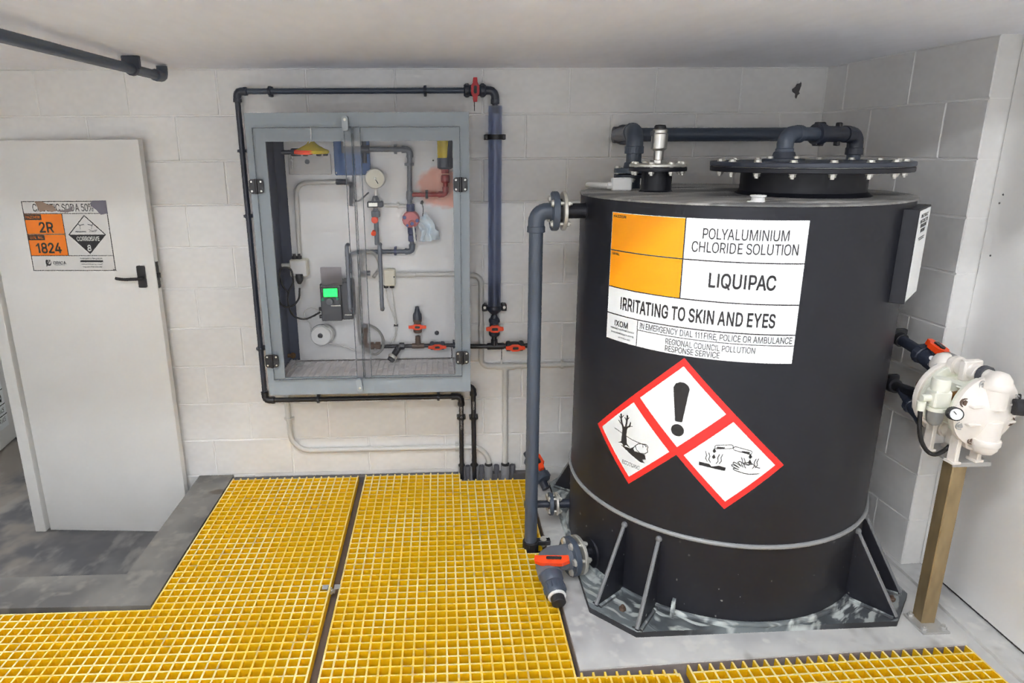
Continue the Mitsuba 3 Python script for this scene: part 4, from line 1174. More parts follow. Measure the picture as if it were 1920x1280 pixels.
t = thing('grommet', 'small pale grommet lying on the cabinet tray at the left', 'grommet')
q = (-0.7068, -0.1069, 0.6380)
add(t, lathe([(.008, 0), (.02, 0), (.02, .006), (.012, .008), (.008, .006), (.008, 0)], (q[0], q[1], .637), (0, 0, 1), 18), 'm_conduit', 35)
tag(t)

# ================================================================== pipework on the back wall
WY = -0.0455
R1 = 0.0125
t = thing('vent_pipe', 'thin black pipe framing the grey cabinet on three sides', 'pipe')
xl, zt_, zb = -0.908, (-0.5410, -0.0380, 1.9003)[2], (-0.6369, -0.0380, 0.4319)[2]
xr = (0.2454, -0.0380, 1.8308)[0]
xd = (0.0773, -0.0380, 0.2602)[0]
zf = (0.0834, -0.0380, 0.0172)[2]
xv = (0.1533, -0.0380, 1.8999)[0]
add(t + '__pipe', cyl((xl, WY, zt_), (xv - .02, WY, zt_), R1, 18), 'm_pvc', 40)
add(t + '__pipe', cyl((xl, WY, zb), (xl, WY, zt_), R1, 18), 'm_pvc_dark', 40)
add(t + '__pipe', cyl((xl, WY, zb), (xd, WY, zb), R1, 18), 'm_pvc_black', 40)
add(t + '__elbow', elbow((xl, WY, zt_), (1, 0, 0), (0, 0, -1), R1 * 1.35, .046), 'm_pvc_dark', 40)
add(t + '__elbow', elbow((xl, WY, zb), (1, 0, 0), (0, 0, 1), R1 * 1.35, .046), 'm_pvc_black', 40)
add(t + '__elbow', elbow((xd, WY, zb), (-1, 0, 0), (0, 0, -1), R1 * 1.3, .05), 'm_pvc_black', 40)
add(t + '__drop', cyl((xd, WY, zf - .05), (xd, WY, zb), R1 * .95, 18), 'm_pvc_black', 40)
for p, ax in (((-0.7635, -0.0380, 1.9011), 0), ((-0.0706, -0.0380, 1.8985), 0), ((-0.6451, -0.0380, 0.4292), 0), ((-0.0379, -0.0380, 0.4332), 0), ((-0.9035, -0.0380, 1.6441), 2), ((-0.9043, -0.0380, 1.3497), 2), ((-0.8992, -0.0380, 0.7021), 2)):
    q = (p[0], WY, zt_ if p[2] > 1.7 else zb) if ax == 0 else (xl, WY, p[2])
    pipe_clip(t, q, (1, 0, 0) if ax == 0 else (0, 0, 1), (0, 1, 0), R1, 'm_pvc_dark', -WY - .001)
q = (0.0778, -0.0380, 0.3106)
pipe_clip(t, (xd, WY, q[2]), (0, 0, 1), (0, 1, 0), R1, 'm_black', -WY - .001)
# greenish lettering up the drop pipe
def pipe_print(root, x, z0, z1, r, text, m, n=1):
    mm = text_fit(text, z1 - z0, r * .75, .0004)
    mm = mm.subdivide_to_size(.01)
    v = mm.vertices.copy()
    a = v[:, 1] / (r + .0006)
    out = np.stack([x - (r + .0006 + v[:, 2]) * np.sin(a) * 1.0, WY - (r + .0006 + v[:, 2]) * np.cos(a), (z0 + z1) / 2 + v[:, 0]], 1)
    add(root + '__lettering', trimesh.Trimesh(out, mm.faces, process=False), m)
pipe_print(t, xd, (0.0800, -0.0380, 0.2542)[2], (0.0785, -0.0380, 0.3841)[2], R1, 'CLASS D  DN20', 'm_clearprint' if False else 'm_sign_grey')
ball_valve(t, (xv, WY, zt_), (1, 0, 0), (0, -1, 0), .0145, 'm_pvc_dark', 'm_red', False, True, .10)
add(t + '__tag_cord', tube([(xv - .004, WY - .045, zt_ - .03), (xv - .004, WY - .045, zt_ - .09)], .002, 6), 'm_ink')
add(t + '__elbow', elbow((xr, WY, zt_), (-1, 0, 0), (0, 0, -1), R1 * 1.45, .058), 'm_pvc_dark', 40)
ztube = (0.2454, -0.0380, 1.8331)[2]
zbt = (0.2490, -0.0380, 0.8922)[2]
add(t + '__pipe', cyl((xr - .055, WY, zt_), (xv + .02, WY, zt_), R1 * 1.2, 16), 'm_pvc_dark', 40)
add(t + '__dip_pipe', cyl((xr, WY, ztube - .03), (xr, WY, zt_ - .04), R1 * 1.05, 16), 'm_pvc_dark', 40)

t = thing('calibration_tube', 'tall clear blue tube standing on the wall right of the cabinet', 'tube')
rt = .031
outer = lathe([(rt, 0), (rt, ztube - zbt)], (xr, WY - .006, zbt), (0, 0, 1), 32)
add(t + '__tube', outer, 'm_clearblue', 45)
zliq = (0.2454, -0.0450, 1.0140)[2]
add(t + '__liquid', lathe([(0, .002), (rt - .003, .002), (rt - .003, zliq - zbt), (0, zliq - zbt)], (xr, WY - .006, zbt), (0, 0, 1), 28), 'm_clearblue', 45)
q = (0.2405, -0.0450, 1.6977)
add(t + '__clamp', cat_([lathe([(rt + .0005, 0), (rt + .006, 0), (rt + .006, .022), (rt + .0005, .022), (rt + .0005, 0)], (xr, WY - .006, q[2] - .011), (0, 0, 1), 28), bx(xr - .048, xr + .048, WY + .006, -.001, q[2] - .012, q[2] + .012, .002),
                         bx(xr - .048, xr - rt - .001, WY - .018, WY + .012, q[2] - .012, q[2] + .012, .002), bx(xr + rt + .001, xr + .048, WY - .018, WY + .012, q[2] - .012, q[2] + .012, .002)]), 'm_black', 35)
add(t + '__base_cap', lathe([(0, -.028), (.018, -.028), (.034, -.012), (.038, 0), (.038, .012), (.0315, .012), (.0315, .004), (0, .004)], (xr, WY - .006, zbt), (0, 0, 1), 28), 'm_pvc_dark', 35)
for s in (-1, 1):
    add(t + '__bracket', bx(xr + s * .048 - .012, xr + s * .048 + .012, WY - .01, -.001, zbt - .016, zbt + .016, .003), 'm_black')
    add(t + '__bolt', hexnut((xr + s * .048, WY - .01, zbt + .004), (0, -1, 0), .008, .006), 'm_zinc')

t = thing('branch_valve', 'black vertical pipe stub with an orange red valve under the clear blue tube', 'valve')
zh = (0.2470, -0.0380, 0.6946)[2]
zv = (0.2493, -0.0380, 0.7942)[2]
add(t + '__pipe', cyl((xr, WY, zh + .02), (xr, WY, zbt - .02), R1, 16), 'm_pvc_black', 40)
add(t + '__reducer', lathe([(0, 0), (.018, 0), (.018, .018), (.0135, .03), (0, .03)], (xr, WY, zbt - .066), (0, 0, 1), 18), 'm_pvc_dark', 35)
ball_valve(t, (xr, WY, zv), (0, 0, 1), (0, -1, 0), .0135, 'm_pvc_dark', 'm_orange', False, True, .082)
t = thing('dosing_line', 'black horizontal pipe from the cabinet to the large grey pipe, with an orange handled valve', 'pipe')
xe = (0.4160, -0.0380, 0.6915)[0]
add(t + '__pipe', cyl((CX1, WY, zh + .002), (xr, WY, zh), R1 * .95, 16), 'm_pvc_black', 40)
add(t + '__tee', cat_([cyl((xr - .035, WY, zh), (xr + .05, WY, zh), .0165, 18, .001), cyl((xr, WY, zh), (xr, WY, zh + .035), .0165, 18, .001)]), 'm_pvc_black', 35)
add(t + '__pipe', cyl((xr + .05, WY, zh), (xe + .03, WY, zh), R1, 16), 'm_pvc_black', 40)
ball_valve(t, ((0.3481, -0.0450, 0.6921)[0], WY, zh), (1, 0, 0), (0, -1, 0), .013, 'm_pvc_black', 'm_orange', True, True, .092)
q = (0.2818, -0.0400, 0.6751)
add(t + '__tag_cord', tube([(q[0], WY - .014, zh - .012), (q[0], WY - .014, zh - .07)], .0016, 6), 'm_ink')
add(t + '__tag', cyl((q[0], WY - .014, zh - .09), (q[0], WY - .014, zh - .066), .005, 10, .001), 'm_white')

t = thing('drop_pipe', 'black pipe coming out behind the cabinet corner and dropping to the floor sleeve', 'pipe')
x2 = (0.1435, -0.0380, 0.2586)[0]
ze = (0.1363, -0.0380, 0.4584)[2]
z2 = (0.1509, -0.0380, 0.0154)[2]
add(t + '__pipe', tube([(x2 - .004, WY, ze), (x2, WY, z2 - .05)], R1, 16), 'm_pvc_black', 40)
add(t + '__elbow', elbow((x2 - .004, WY, ze + .022), (-1, 0, 0), (0, 0, -1), R1 * 1.3, .046), 'm_pvc_black', 40)
q = (0.1410, -0.0380, 0.3092)
pipe_clip(t, (x2 - .002, WY, q[2]), (0, 0, 1), (0, 1, 0), R1, 'm_black', -WY - .001)
pipe_print(t, x2 - .003, (0.1385, -0.0380, 0.3623)[2], (0.1360, -0.0380, 0.4062)[2], R1, 'DN20', 'm_sign_grey')

RC = .0135
CY = -.0178
t = thing('conduit', 'pale conduit dropping from the cabinet and running low along the wall', 'conduit')
pts = [(-0.8162, -0.0160, 0.5619), (-0.8237, -0.0160, 0.1583), (0.2142, -0.0160, 0.1382), (0.2200, -0.0160, -0.0290)]
pts = [(pts[0][0] + .004, CY, pts[0][2]), (pts[0][0] + .012, CY, pts[2][2]), (pts[3][0], CY, pts[2][2]), (pts[3][0], CY, pts[3][2] - .03)]
add(t + '__pipe', tube(path(pts, .10, 9), RC, 16), 'm_conduit', 45)
z = (-0.8195, -0.0160, 0.3163)[2]
pipe_clip(t, (pts[1][0] - .002, CY, z), (0, 0, 1), (0, 1, 0), RC, 'm_conduit', .0155)
x = (0.0515, -0.0160, 0.1362)[0]
pipe_clip(t, (x, CY, pts[2][2]), (1, 0, 0), (0, 1, 0), RC, 'm_conduit', .0155)
zc = (0.2171, -0.0160, 0.0582)[2]
add(t + '__coupler', cyl((pts[3][0], CY, zc - .03), (pts[3][0], CY, zc), RC * 1.1, 16, .001), 'm_conduit', 35)
t = thing('conduit', 'pale conduit bending down from the cabinet side to a tee right of the cabinet', 'conduit')
zt2 = (0.2981, -0.0160, 0.5794)[2]
pts = [(0.10, CY, (0.1377, -0.0160, 1.0496)[2]), ((0.1821, -0.0160, 1.0489)[0], CY, (0.1377, -0.0160, 1.0496)[2]), ((0.1677, -0.0160, 0.5706)[0], CY, zt2), ((0.2628, -0.0160, 0.5744)[0], CY, zt2)]
pts[2] = (pts[1][0], CY, zt2)
add(t + '__pipe', tube(path(pts, .062, 9), RC, 16), 'm_conduit', 45)
for p in ((0.1710, -0.0160, 0.7868),):
    add(t + '__coupler', cyl((pts[1][0], CY, p[2] - .018), (pts[1][0], CY, p[2] + .018), RC * 1.14, 16, .001), 'm_conduit', 35)
xt = (0.3038, -0.0160, 0.5392)[0]
add(t + '__tee', cat_([cyl((xt - .052, CY, zt2), (xt + .052, CY, zt2), RC * 1.17, 18, .001), cyl((xt, CY, zt2 - .06), (xt, CY, zt2), RC * 1.18, 18, .001),
                       tube(path([(xt - .045, CY, zt2 - .004), (xt, CY, zt2 - .004), (xt, CY, zt2 - .05)], .035), RC * 1.1, 14), tube(path([(xt + .045, CY, zt2 - .004), (xt, CY, zt2 - .004), (xt, CY, zt2 - .05)], .035), RC * 1.1, 14)]), 'm_conduit', 40)
add(t + '__pipe', cyl((xt + .05, CY, zt2), (.80, CY, zt2 + .004), RC, 16), 'm_conduit', 40)
zfl = (0.3083, -0.0160, -0.0314)[2]
add(t + '__pipe', cyl((xt, CY, zt2 - .05), (xt + .004, CY, zfl - .03), RC * 1.1, 16), 'm_conduit', 40)
for p in ((0.3042, -0.0160, 0.4930), (0.3034, -0.0160, 0.2391)):
    add(t + '__coupler', cyl((xt + .001, CY, p[2] - .014), (xt + .001, CY, p[2] + .014), RC * 1.18, 16, .001), 'm_conduit', 35)
x = (0.5953, -0.0160, 0.5850)[0]
pipe_clip(t, (x, CY, zt2 + .003), (1, 0, 0), (0, 1, 0), RC, 'm_conduit', .0155)
for i, (px_, w, what) in enumerate(((xd, .0185, 'holding the leftmost black drop pipe'), (x2, .022, 'holding the second black drop pipe'), ((0.2190, -0.0300, 0.0095)[0], .021, 'holding the low bent conduit'), (xt + .004, .023, 'holding the tall tee conduit'))):
    t = thing('floor_sleeve', f'grey pipe sleeve in the floor gap by the wall, {what}', 'pipe sleeve', 'grey sleeves along the wall')
    add(t + '__sleeve', lathe([(w - .004, .0), (w, 0), (w, .2), (w - .004, .2), (w - .004, 0)], (px_, -.030, -.165), (0, 0, 1), 22), 'm_socket', 35)
    add(t + '__collar', lathe([(0, 0), (w * .8, 0), (w * .95, .004), (w * .95, .008), (0, .008)], (px_, -.030, .034), (0, 0, 1), 20), 'm_rubber', 35)
for i, px_ in enumerate(((0.1087, -0.0300, -0.0186)[0], (0.1823, -0.0300, -0.0206)[0], (0.2616, -0.0300, -0.0228)[0], (0.3467, -0.0300, -0.0251)[0])):
    t = thing('floor_duct', ('dark stub between the first and second grey floor sleeves', 'dark stub between the second and third grey floor sleeves', 'dark stub between the third and fourth grey floor sleeves', 'dark stub right of the fourth grey floor sleeve')[i], 'duct', 'dark stubs between the sleeves')
    add(t, lathe([(0, 0), (.0145, 0), (.0145, .195), (.011, .195), (.011, .15), (0, .15)], (px_, -.022, -.165), (0, 0, 1), 18), 'm_duct', 35)

# ================================================================== black tank
TC, TR, TH = V([1.11, -0.689, 0.0]), 0.578, 1.483
tank = thing('storage_tank', 'large black plastic cylindrical tank with signs, standing on a gusseted base', 'tank')


def on_tank(s, z, off=0.0):
    """s: arc length (angle times radius), measured as the angle round the tank's axis"""
    a = s / TR
    return TC + V([(TR + off) * math.cos(a), (TR + off) * math.sin(a), z])


def wrap(m, size=.03):
    """a flat mesh in (s, z) laid round the tank"""
    m = m.subdivide_to_size(size) if size else m
    v = m.vertices
    a = v[:, 0] / TR
    r = TR + .0004 + v[:, 2]
    return trimesh.Trimesh(np.stack([TC[0] + r * np.cos(a), TC[1] + r * np.sin(a), v[:, 1]], 1), m.faces, process=False)


add(tank + '__shell', lathe([(TR - .012, .02), (TR, .02), (TR, TH - .004), (TR - .004, TH)], TC, (0, 0, 1), 128), 'm_tank', 40)
add(tank + '__lid', lathe([(0, TH + .006), (TR * .7, TH + .003), (TR - .006, TH + .0005), (TR + .004, TH - .001), (TR + .004, TH - .007), (TR - .002, TH - .008)], TC, (0, 0, 1), 128), 'm_lid', 40, label='mottled grey lid')
add(tank + '__weld_ring', tube([TC + V([(TR + .002) * math.cos(a), (TR + .002) * math.sin(a), .335]) for a in np.linspace(0, 2 * math.pi, 129)], .0085, 8, False), 'm_weld', True, label='grey weld ring')
hb, ch = .605, .136
base = Polygon([(1.119 - hb + ch, -.678 - hb), (1.119 + hb - ch, -.678 - hb + .012), (1.119 + hb, -.678 - hb + ch + .02), (1.119 + hb, -.678 + hb - ch), (1.119 + hb - ch, -.678 + hb), (1.119 - hb + ch, -.678 + hb), (1.119 - hb, -.678 + hb - ch), (1.119 - hb, -.678 - hb + ch)])
add(tank + '__base_plate', prism(base.buffer(-.006).buffer(.006, 3), .022), 'm_foot', label='scuffed black base plate')
add(tank + '__base_weld', tube([TC + V([(TR + .004) * math.cos(a), (TR + .004) * math.sin(a), .026]) for a in np.linspace(0, 2 * math.pi, 97)], .011, 8, False), 'm_foot', True)
for deg in (-141.6, -128.0, -49.6, -36.8, 38, 52, 128, 142):
    a = math.radians(deg)
    d = V([math.cos(a), math.sin(a), 0])
    reach = .165 if abs(deg) > 45 and abs(deg) < 130 else .15
    prof = Polygon([(-.006, .0), (reach, .0), (reach, .006), (.008, .275), (-.006, .275)])
    k = add(tank + '__gusset', place(at2(prism(prof, .014), 0, 0, -.007), axes(TC + d * TR + V([0, 0, .022]), d, (0, 0, 1))), 'm_tank')
    ed = tube([TC + d * (TR + .004) + V([0, 0, .300]), TC + d * (TR + reach) + V([0, 0, .028])], .0075, 8)
    add(k + '__edge_bead', cat_([ed, trimesh.creation.icosphere(2, .012).apply_translation(TC + d * (TR + .004) + V([0, 0, .300]))]), 'm_bead', 40)
    for s in (-1, 1):
        n_ = V([-d[1], d[0], 0]) * .012 * s
        add(k + '__foot_weld', tube([TC + d * (TR + .01) + n_ + V([0, 0, .024]), TC + d * (TR + reach - .004) + n_ + V([0, 0, .024])], .008, 8), 'm_foot', 40)
for p in ((0.6304, -1.1667, 0.0220), (1.6379, -1.1615, 0.0220)):
    add(tank + '__anchor_bolt', cat_([hexnut((p[0], p[1], .022), (0, 0, 1), .013, .012), cyl((p[0], p[1], .022), (p[0], p[1], .042), .006, 10)]), 'm_bronze', 30)
p = on_tank(math.radians(-124.6) * TR, .06)
a = math.radians(-121)
d = V([math.cos(a), math.sin(a), 0])
lug = Polygon([(-.01, 0), (.034, 0), (.034, .02), (.018, .052), (-.01, .06)])
add(tank + '__lug', place(at2(prism(lug, .012), 0, 0, -.006), axes(TC + d * TR + V([0, 0, .022]), d, (0, 0, 1))), 'm_foot')

# manhole
mc, mr, zf = V([1.262, -.872, 0]), .203, 1.566
add(tank + '__manhole', cat_([lathe([(mr + .022, TH), (mr + .01, TH + .008), (mr, TH + .016), (mr, zf)], mc, (0, 0, 1), 72), lathe([(mr - .01, 0), (.318, 0), (.32, .002), (.32, .014), (.318, .016), (mr - .01, .016)], (mc[0] + .012, mc[1], zf), (0, 0, 1), 80)]), 'm_tank', 35)
add(tank + '__manhole_cover', lathe([(0, 0), (.319, 0), (.321, .002), (.321, .012), (.319, .0145), (0, .0145)], (mc[0] + .012, mc[1], zf + .0185), (0, 0, 1), 80), 'm_pvc_dark', 35)
add(tank + '__manhole_gasket', lathe([(mr, 0), (.314, 0), (.314, .003), (mr, .003)], (mc[0] + .012, mc[1], zf + .0158), (0, 0, 1), 60), 'm_lid')
for j in range(16):
    a = 2 * math.pi * (j + .38) / 16
    p = V([mc[0] + .012 + .288 * math.cos(a), mc[1] + .288 * math.sin(a), zf + .034])
    add(tank + '__manhole_cover__bolt', bolt(p, (0, 0, -1), .0062, .037), 'm_zinc', 35)
# vent loop on the cover: flange, elbow, union, elbow, dip pipe
t = thing('fill_pipe', 'dark grey pipe loop with a union on the round manhole cover of the tank', 'pipe')
zc = zf + .033
A = V([1.192, -.862, 0])
B = V([1.545, -.692, 0])
zl = 1.690
dirv = (B - A) / np.linalg.norm(B - A)
add(t + '__pipe', tube(path([A + V([0, 0, zc]), A + V([0, 0, zl]), B + V([0, 0, zl]), B + V([0, 0, TH])], .045, 9), .0235, 20), 'm_pvc', 45)
add(t + '__flange', lathe([(.02, 0), (.068, 0), (.068, .008), (.04, .01), (.034, .03), (.0255, .034)], A + V([0, 0, zc]), (0, 0, 1), 28), 'm_pvc_dark', 35)
for j in range(4):
    a = math.pi / 4 + j * math.pi / 2 - .5
    add(t + '__flange__bolt', hexnut(A + V([.058 * math.cos(a), .058 * math.sin(a), zc + .008]), (0, 0, 1), .0095, .009), 'm_zinc', 30)
add(t + '__elbow', elbow(A + V([0, 0, zl]), (0, 0, -1), dirv, .0275, .074), 'm_pvc', 40)
add(t + '__elbow', elbow(B + V([0, 0, zl]), (0, 0, -1), -dirv, .0275, .074), 'm_pvc_dark', 40)
m0 = A * .56 + B * .44 + V([0, 0, zl])
m1 = A * .28 + B * .72 + V([0, 0, zl])
add(t + '__union', cat_([lathe([(0, 0), (.034, 0), (.038, .006), (.038, .03), (.033, .036), (0, .036)], m0 - dirv * .018, dirv, 20), lathe([(0, 0), (.028, 0), (.028, .14), (0, .14)], m0, dirv, 20)]), 'm_pvc_dark', 35)
for q in (m0 - dirv * .01, m0 + dirv * .016, m1):
    add(t + '__lug', cat_([place(bx(-.008, .008, -.010, .010, -.041, .041, .003), axes(q, dirv, np.cross((0, 0, 1), dirv)))]), 'm_pvc_black', 35)

# small neck with level sensor
sc, sr = V([.812, -.662, 0]), .056
zs = 1.562
add(tank + '__sensor_neck', cat_([lathe([(sr + .012, TH), (sr + .003, TH + .006), (sr, TH + .012), (sr, zs)], sc, (0, 0, 1), 36), lathe([(sr - .01, 0), (.105, 0), (.106, .002), (.106, .012), (.105, .014), (sr - .01, .014)], (sc[0] + .002, sc[1], zs), (0, 0, 1), 40)]), 'm_tank', 35)
add(tank + '__sensor_flange', lathe([(0, 0), (.104, 0), (.105, .002), (.105, .008), (.10, .011), (0, .012)], (sc[0] + .002, sc[1], zs + .016), (0, 0, 1), 40), 'm_zinc', 35, label='pale metal flange')
for j in range(8):
    a = 2 * math.pi * (j + .30) / 8
    add(tank + '__sensor_flange__bolt', bolt(sc + V([.002 + .092 * math.cos(a), .092 * math.sin(a), zs + .028]), (0, 0, -1), .006, .028), 'm_zinc', 35)
t = thing('level_sensor', 'stainless steel level sensor standing on the small flanged neck of the tank', 'sensor')
zz = zs + .027
sp = V([sc[0] - .002, sc[1] - .01, zz])
add(t + '__base', cat_([hexnut(sp, (0, 0, 1), .030, .014, 8), cyl(sp, sp + V([0, 0, .05]), .0185, 24)]), 'm_steel', 35)
add(t + '__housing', lathe([(0, .046), (.018, .046), (.029, .054), (.030, .058), (.030, .106), (.027, .11), (.027, .120), (.024, .124), (0, .124)], sp, (0, 0, 1), 32), 'm_steel', 35)
add(t + '__cap', cat_([lathe([(0, .124), (.021, .124), (.021, .134), (.017, .139), (0, .14)], sp, (0, 0, 1), 20)]), 'm_black', 35)
add(t + '__lug', bx(sp[0] - .034, sp[0] - .026, sp[1] - .008, sp[1] + .008, sp[2] + .10, sp[2] + .118, .002), 'm_charcoal')

# pipe along the wall behind the tank, with the riser from the tank
t = thing('overflow_pipe', 'dark grey pipe along the wall behind the tank, with a riser from its lid', 'pipe')
zp = 1.704
py_ = -.055
rp = .0305
add(t + '__pipe', cyl((.862, py_, zp), (1.60, py_, zp - .003), rp, 26), 'm_pvc', 40)
add(t + '__end_ring', lathe([(0, 0), (.030, 0), (.0305, .004), (.044, .006), (.045, .012), (.045, .03), (.038, .05), (0, .05)], (.826, py_ - .02, zp), (.6, .8, 0), 28), 'm_pvc_dark', 35)
rx, ry = .782, -.445
add(t + '__riser', tube(path([(rx, ry, TH), (rx, ry, zp), (rx + .03, py_, zp)], .05, 9), rp, 24), 'm_pvc', 45)
add(t + '__elbow', elbow((rx, ry, zp + .004), (0, 0, -1), (.078, 1, 0), rp * 1.13, .085, 24), 'm_pvc', 40)
add(t + '__tee', cat_([cyl((.79, py_, zp), (.90, py_, zp), rp * 1.2, 24, .002)]), 'm_pvc_dark', 35)
k = add(t + '__flange', lathe([(rp, 0), (.075, 0), (.076, .003), (.076, .018), (.04, .02), (.036, .04), (rp, .042)], (rx, ry, 1.548), (0, 0, 1), 28), 'm_pvc', 35)
add(t + '__lower_flange', lathe([(rp, 0), (.075, 0), (.076, .003), (.076, .014), (rp, .016)], (rx, ry, 1.528), (0, 0, 1), 28), 'm_pvc_dark', 35)
for j in range(4):
    a = math.pi / 4 + j * math.pi / 2 + .5
    add(k + '__bolt', bolt((rx + .062 * math.cos(a), ry + .062 * math.sin(a), 1.568), (0, 0, -1), .0065, .04), 'm_zinc', 35)
t = thing('tank_junction_box', 'small white junction box on the left of the tank lid', 'junction box')
p = (0.6995, -0.6048, 1.4830)
add(t + '__box', bx(p[0] - .040, p[0] + .036, p[1] - .002, p[1] + .03, TH + .003, TH + .052, .004), 'm_white')
add(t + '__conduit', tube(smoothpath([(p[0] - .038, p[1] + .02, TH + .022), (p[0] - .06, p[1] + .03, TH + .022), (p[0] - .095, p[1] + .07, TH + .022), (p[0] - .11, p[1] + .13, TH + .02)], 16), .0115, 12), 'm_conduit', True)
add(t + '__gland', hexnut((p[0] - .056, p[1] + .016, TH + .022), (1, .1, 0), .0135, .016, 8), 'm_white', 30)
t = thing('white_plug', 'small white plastic plug at the front edge of the tank lid', 'plug')
p = (0.9722, -1.1761, 1.4840)
add(t, cat_([lathe([(0, 0), (.022, 0), (.019, .012), (.019, .016), (.0235, .018), (.0235, .023), (0, .024)], (p[0], p[1] + .012, TH - .001), (0, 0, 1), 22), bx(p[0] - .035, p[0] - .015, p[1] + .004, p[1] + .014, TH, TH + .005, .002)]), 'm_white', 35)

# document holder
t = thing('document_holder', 'black document holder with a white sheet on the right side of the tank', 'document holder')
th = math.radians(-43.2)
n_ = V([math.cos(th), math.sin(th), 0])
tt = V([-n_[1], n_[0], 0])
HM = axes(TC + n_ * (TR - .014), tt, (0, 0, 1))   # x right (away), y up, z outwards
add(t + '__box', place(bx(-.122, .118, 1.158, 1.458, 0, .044, .002), HM), 'm_tank')
add(t + '__sheet', place(bx(-.114, .112, 1.164, 1.452, .044, .0448), HM), 'm_paper')
for i, (yy, w) in enumerate(((1.433, .14), (1.416, .15), (1.401, .12), (1.385, .09), (1.362, .12), (1.356, .10))):
    add(t + '__lettering', place(at2(text_fit('INSTRUCTIONS FOR USE'[: 8 + 2 * i], w, .011 if i < 4 else .004), .0, yy, .0449), HM), 'm_ink' if i < 4 else 'm_ink_grey')

# ---- product sign
t = thing('product_sign', 'white and orange product sign on the front of the black tank', 'sign')
D = lambda deg: math.radians(deg) * TR
sl, sr_ = D(-155.7), D(-92.3)
sv, sv2 = D(-127.45), D(-141.55)
zt0, z1, z2, z3, z4, zb0 = 1.4365, 1.307, 1.179, 1.0835, 1.0485, .990


def sgn(part, m, layer, mt, size=.03):
    m = m.copy()
    m.apply_translation((0, 0, .0005 * layer))
    add(t + '__' + part, wrap(m, size), mt, 60)


sgn('panel', rect(sl, sr_, zb0, zt0), 0, 'm_sign_white')
sgn('orange_field', rect(sl + .002, sv - .002, z1 + .002, zt0 - .002), 1, 'm_sign_orange')
sgn('orange_field', rect(sl + .002, sv - .002, z2 + .001, z1 - .002), 1, 'm_sign_orange')
sgn('rule', lines([[(sl, z1), (sr_, z1)], [(sl, z2), (sr_, z2)], [(sl, z3), (sr_, z3)], [(sv, zt0), (sv, z2)]], .0032), 2, 'm_ink')
sgn('rule', lines([[(sv2, z4), (sr_, z4)], [(sv2, z3), (sv2, zb0)]], .002), 2, 'm_ink')


def sx(px_theta):
    return D(px_theta)


def line_of(text, s0, s1, z, h, bold=False, mt='m_ink'):
    sgn('lettering', at2(text_fit(text, s1 - s0, h, .0004, bold), (s0 + s1) / 2, z), 2, mt, .02)


line_of('POLYALUMINIUM', D(-122.0), D(-97.7), 1.391, .0325)
line_of('CHLORIDE SOLUTION', D(-125.0), D(-94.6), 1.349, .0325)
line_of('LIQUIPAC', D(-119.1), D(-99.9), 1.247, .044, True)
line_of('IRRITATING TO SKIN AND EYES', D(-149.3), D(-98.8), 1.128, .043, True)
line_of('IXOM', D(-151.6), D(-145.5), 1.053, .020, True)
line_of('IN EMERGENCY DIAL 111 FIRE, POLICE OR AMBULANCE', D(-140.6), D(-93.1), 1.0658, .0205)
line_of('REGIONAL COUNCIL POLLUTION', D(-131.0), D(-103.7), 1.0300, .0195)
line_of('RESPONSE SERVICE', D(-131.0), D(-113.9), 1.0060, .0195)
line_of('EMERGENCY RESPONSE SERVICE', D(-153.4), D(-142.8), 1.0335, .0055)
line_of('IN OTHER EMERGENCY ADVICE', D(-153.2), D(-142.9), 1.0185, .0055)
line_of('0800 734 607', D(-149.6), D(-144.2), 1.0045, .0055)
line_of('HAZCHEM', D(-154.8), D(-148.9), 1.4235, .0085, True)
line_of('UN No.', D(-154.6), D(-151.1), 1.2955, .008, True)


# ---- hazard sticker: three diamonds
t = thing('hazard_sticker', 'red bordered three diamond hazard sticker on the front of the black tank', 'sticker')
hd, wd = .1735, .1445
cT, cL, cR = (-1.2557, .8095), (-1.4242, .641), (-1.0872, .641)
dm = lambda c, r: Polygon([(c[0], c[1] + r), (c[0] + r, c[1]), (c[0], c[1] - r), (c[0] - r, c[1])])
red = unary_union([dm(cT, hd), dm(cL, hd), dm(cR, hd)])
sgn('red_border', prism(red.buffer(-.002).buffer(.002), .0004), 0, 'm_sign_red')
for c in (cT, cL, cR):
    sgn('white_field', prism(dm(c, wd), .0004), 1, 'm_sign_white')
# exclamation mark
x, y = cT
ex = Polygon([(x - .013, y - .052), (x + .010, y - .052), (x + .022, y + .045), (x + .0255, y + .068), (x + .020, y + .080), (x + .008, y + .088), (x - .006, y + .089), (x - .020, y + .082), (x - .027, y + .068), (x - .025, y + .045)]).buffer(-.004).buffer(.004, 4)
sgn('pictogram', prism(unary_union([ex, Point(x - .003, y - .083).buffer(.0215, 8)]), .0004), 2, 'm_ink', .02)
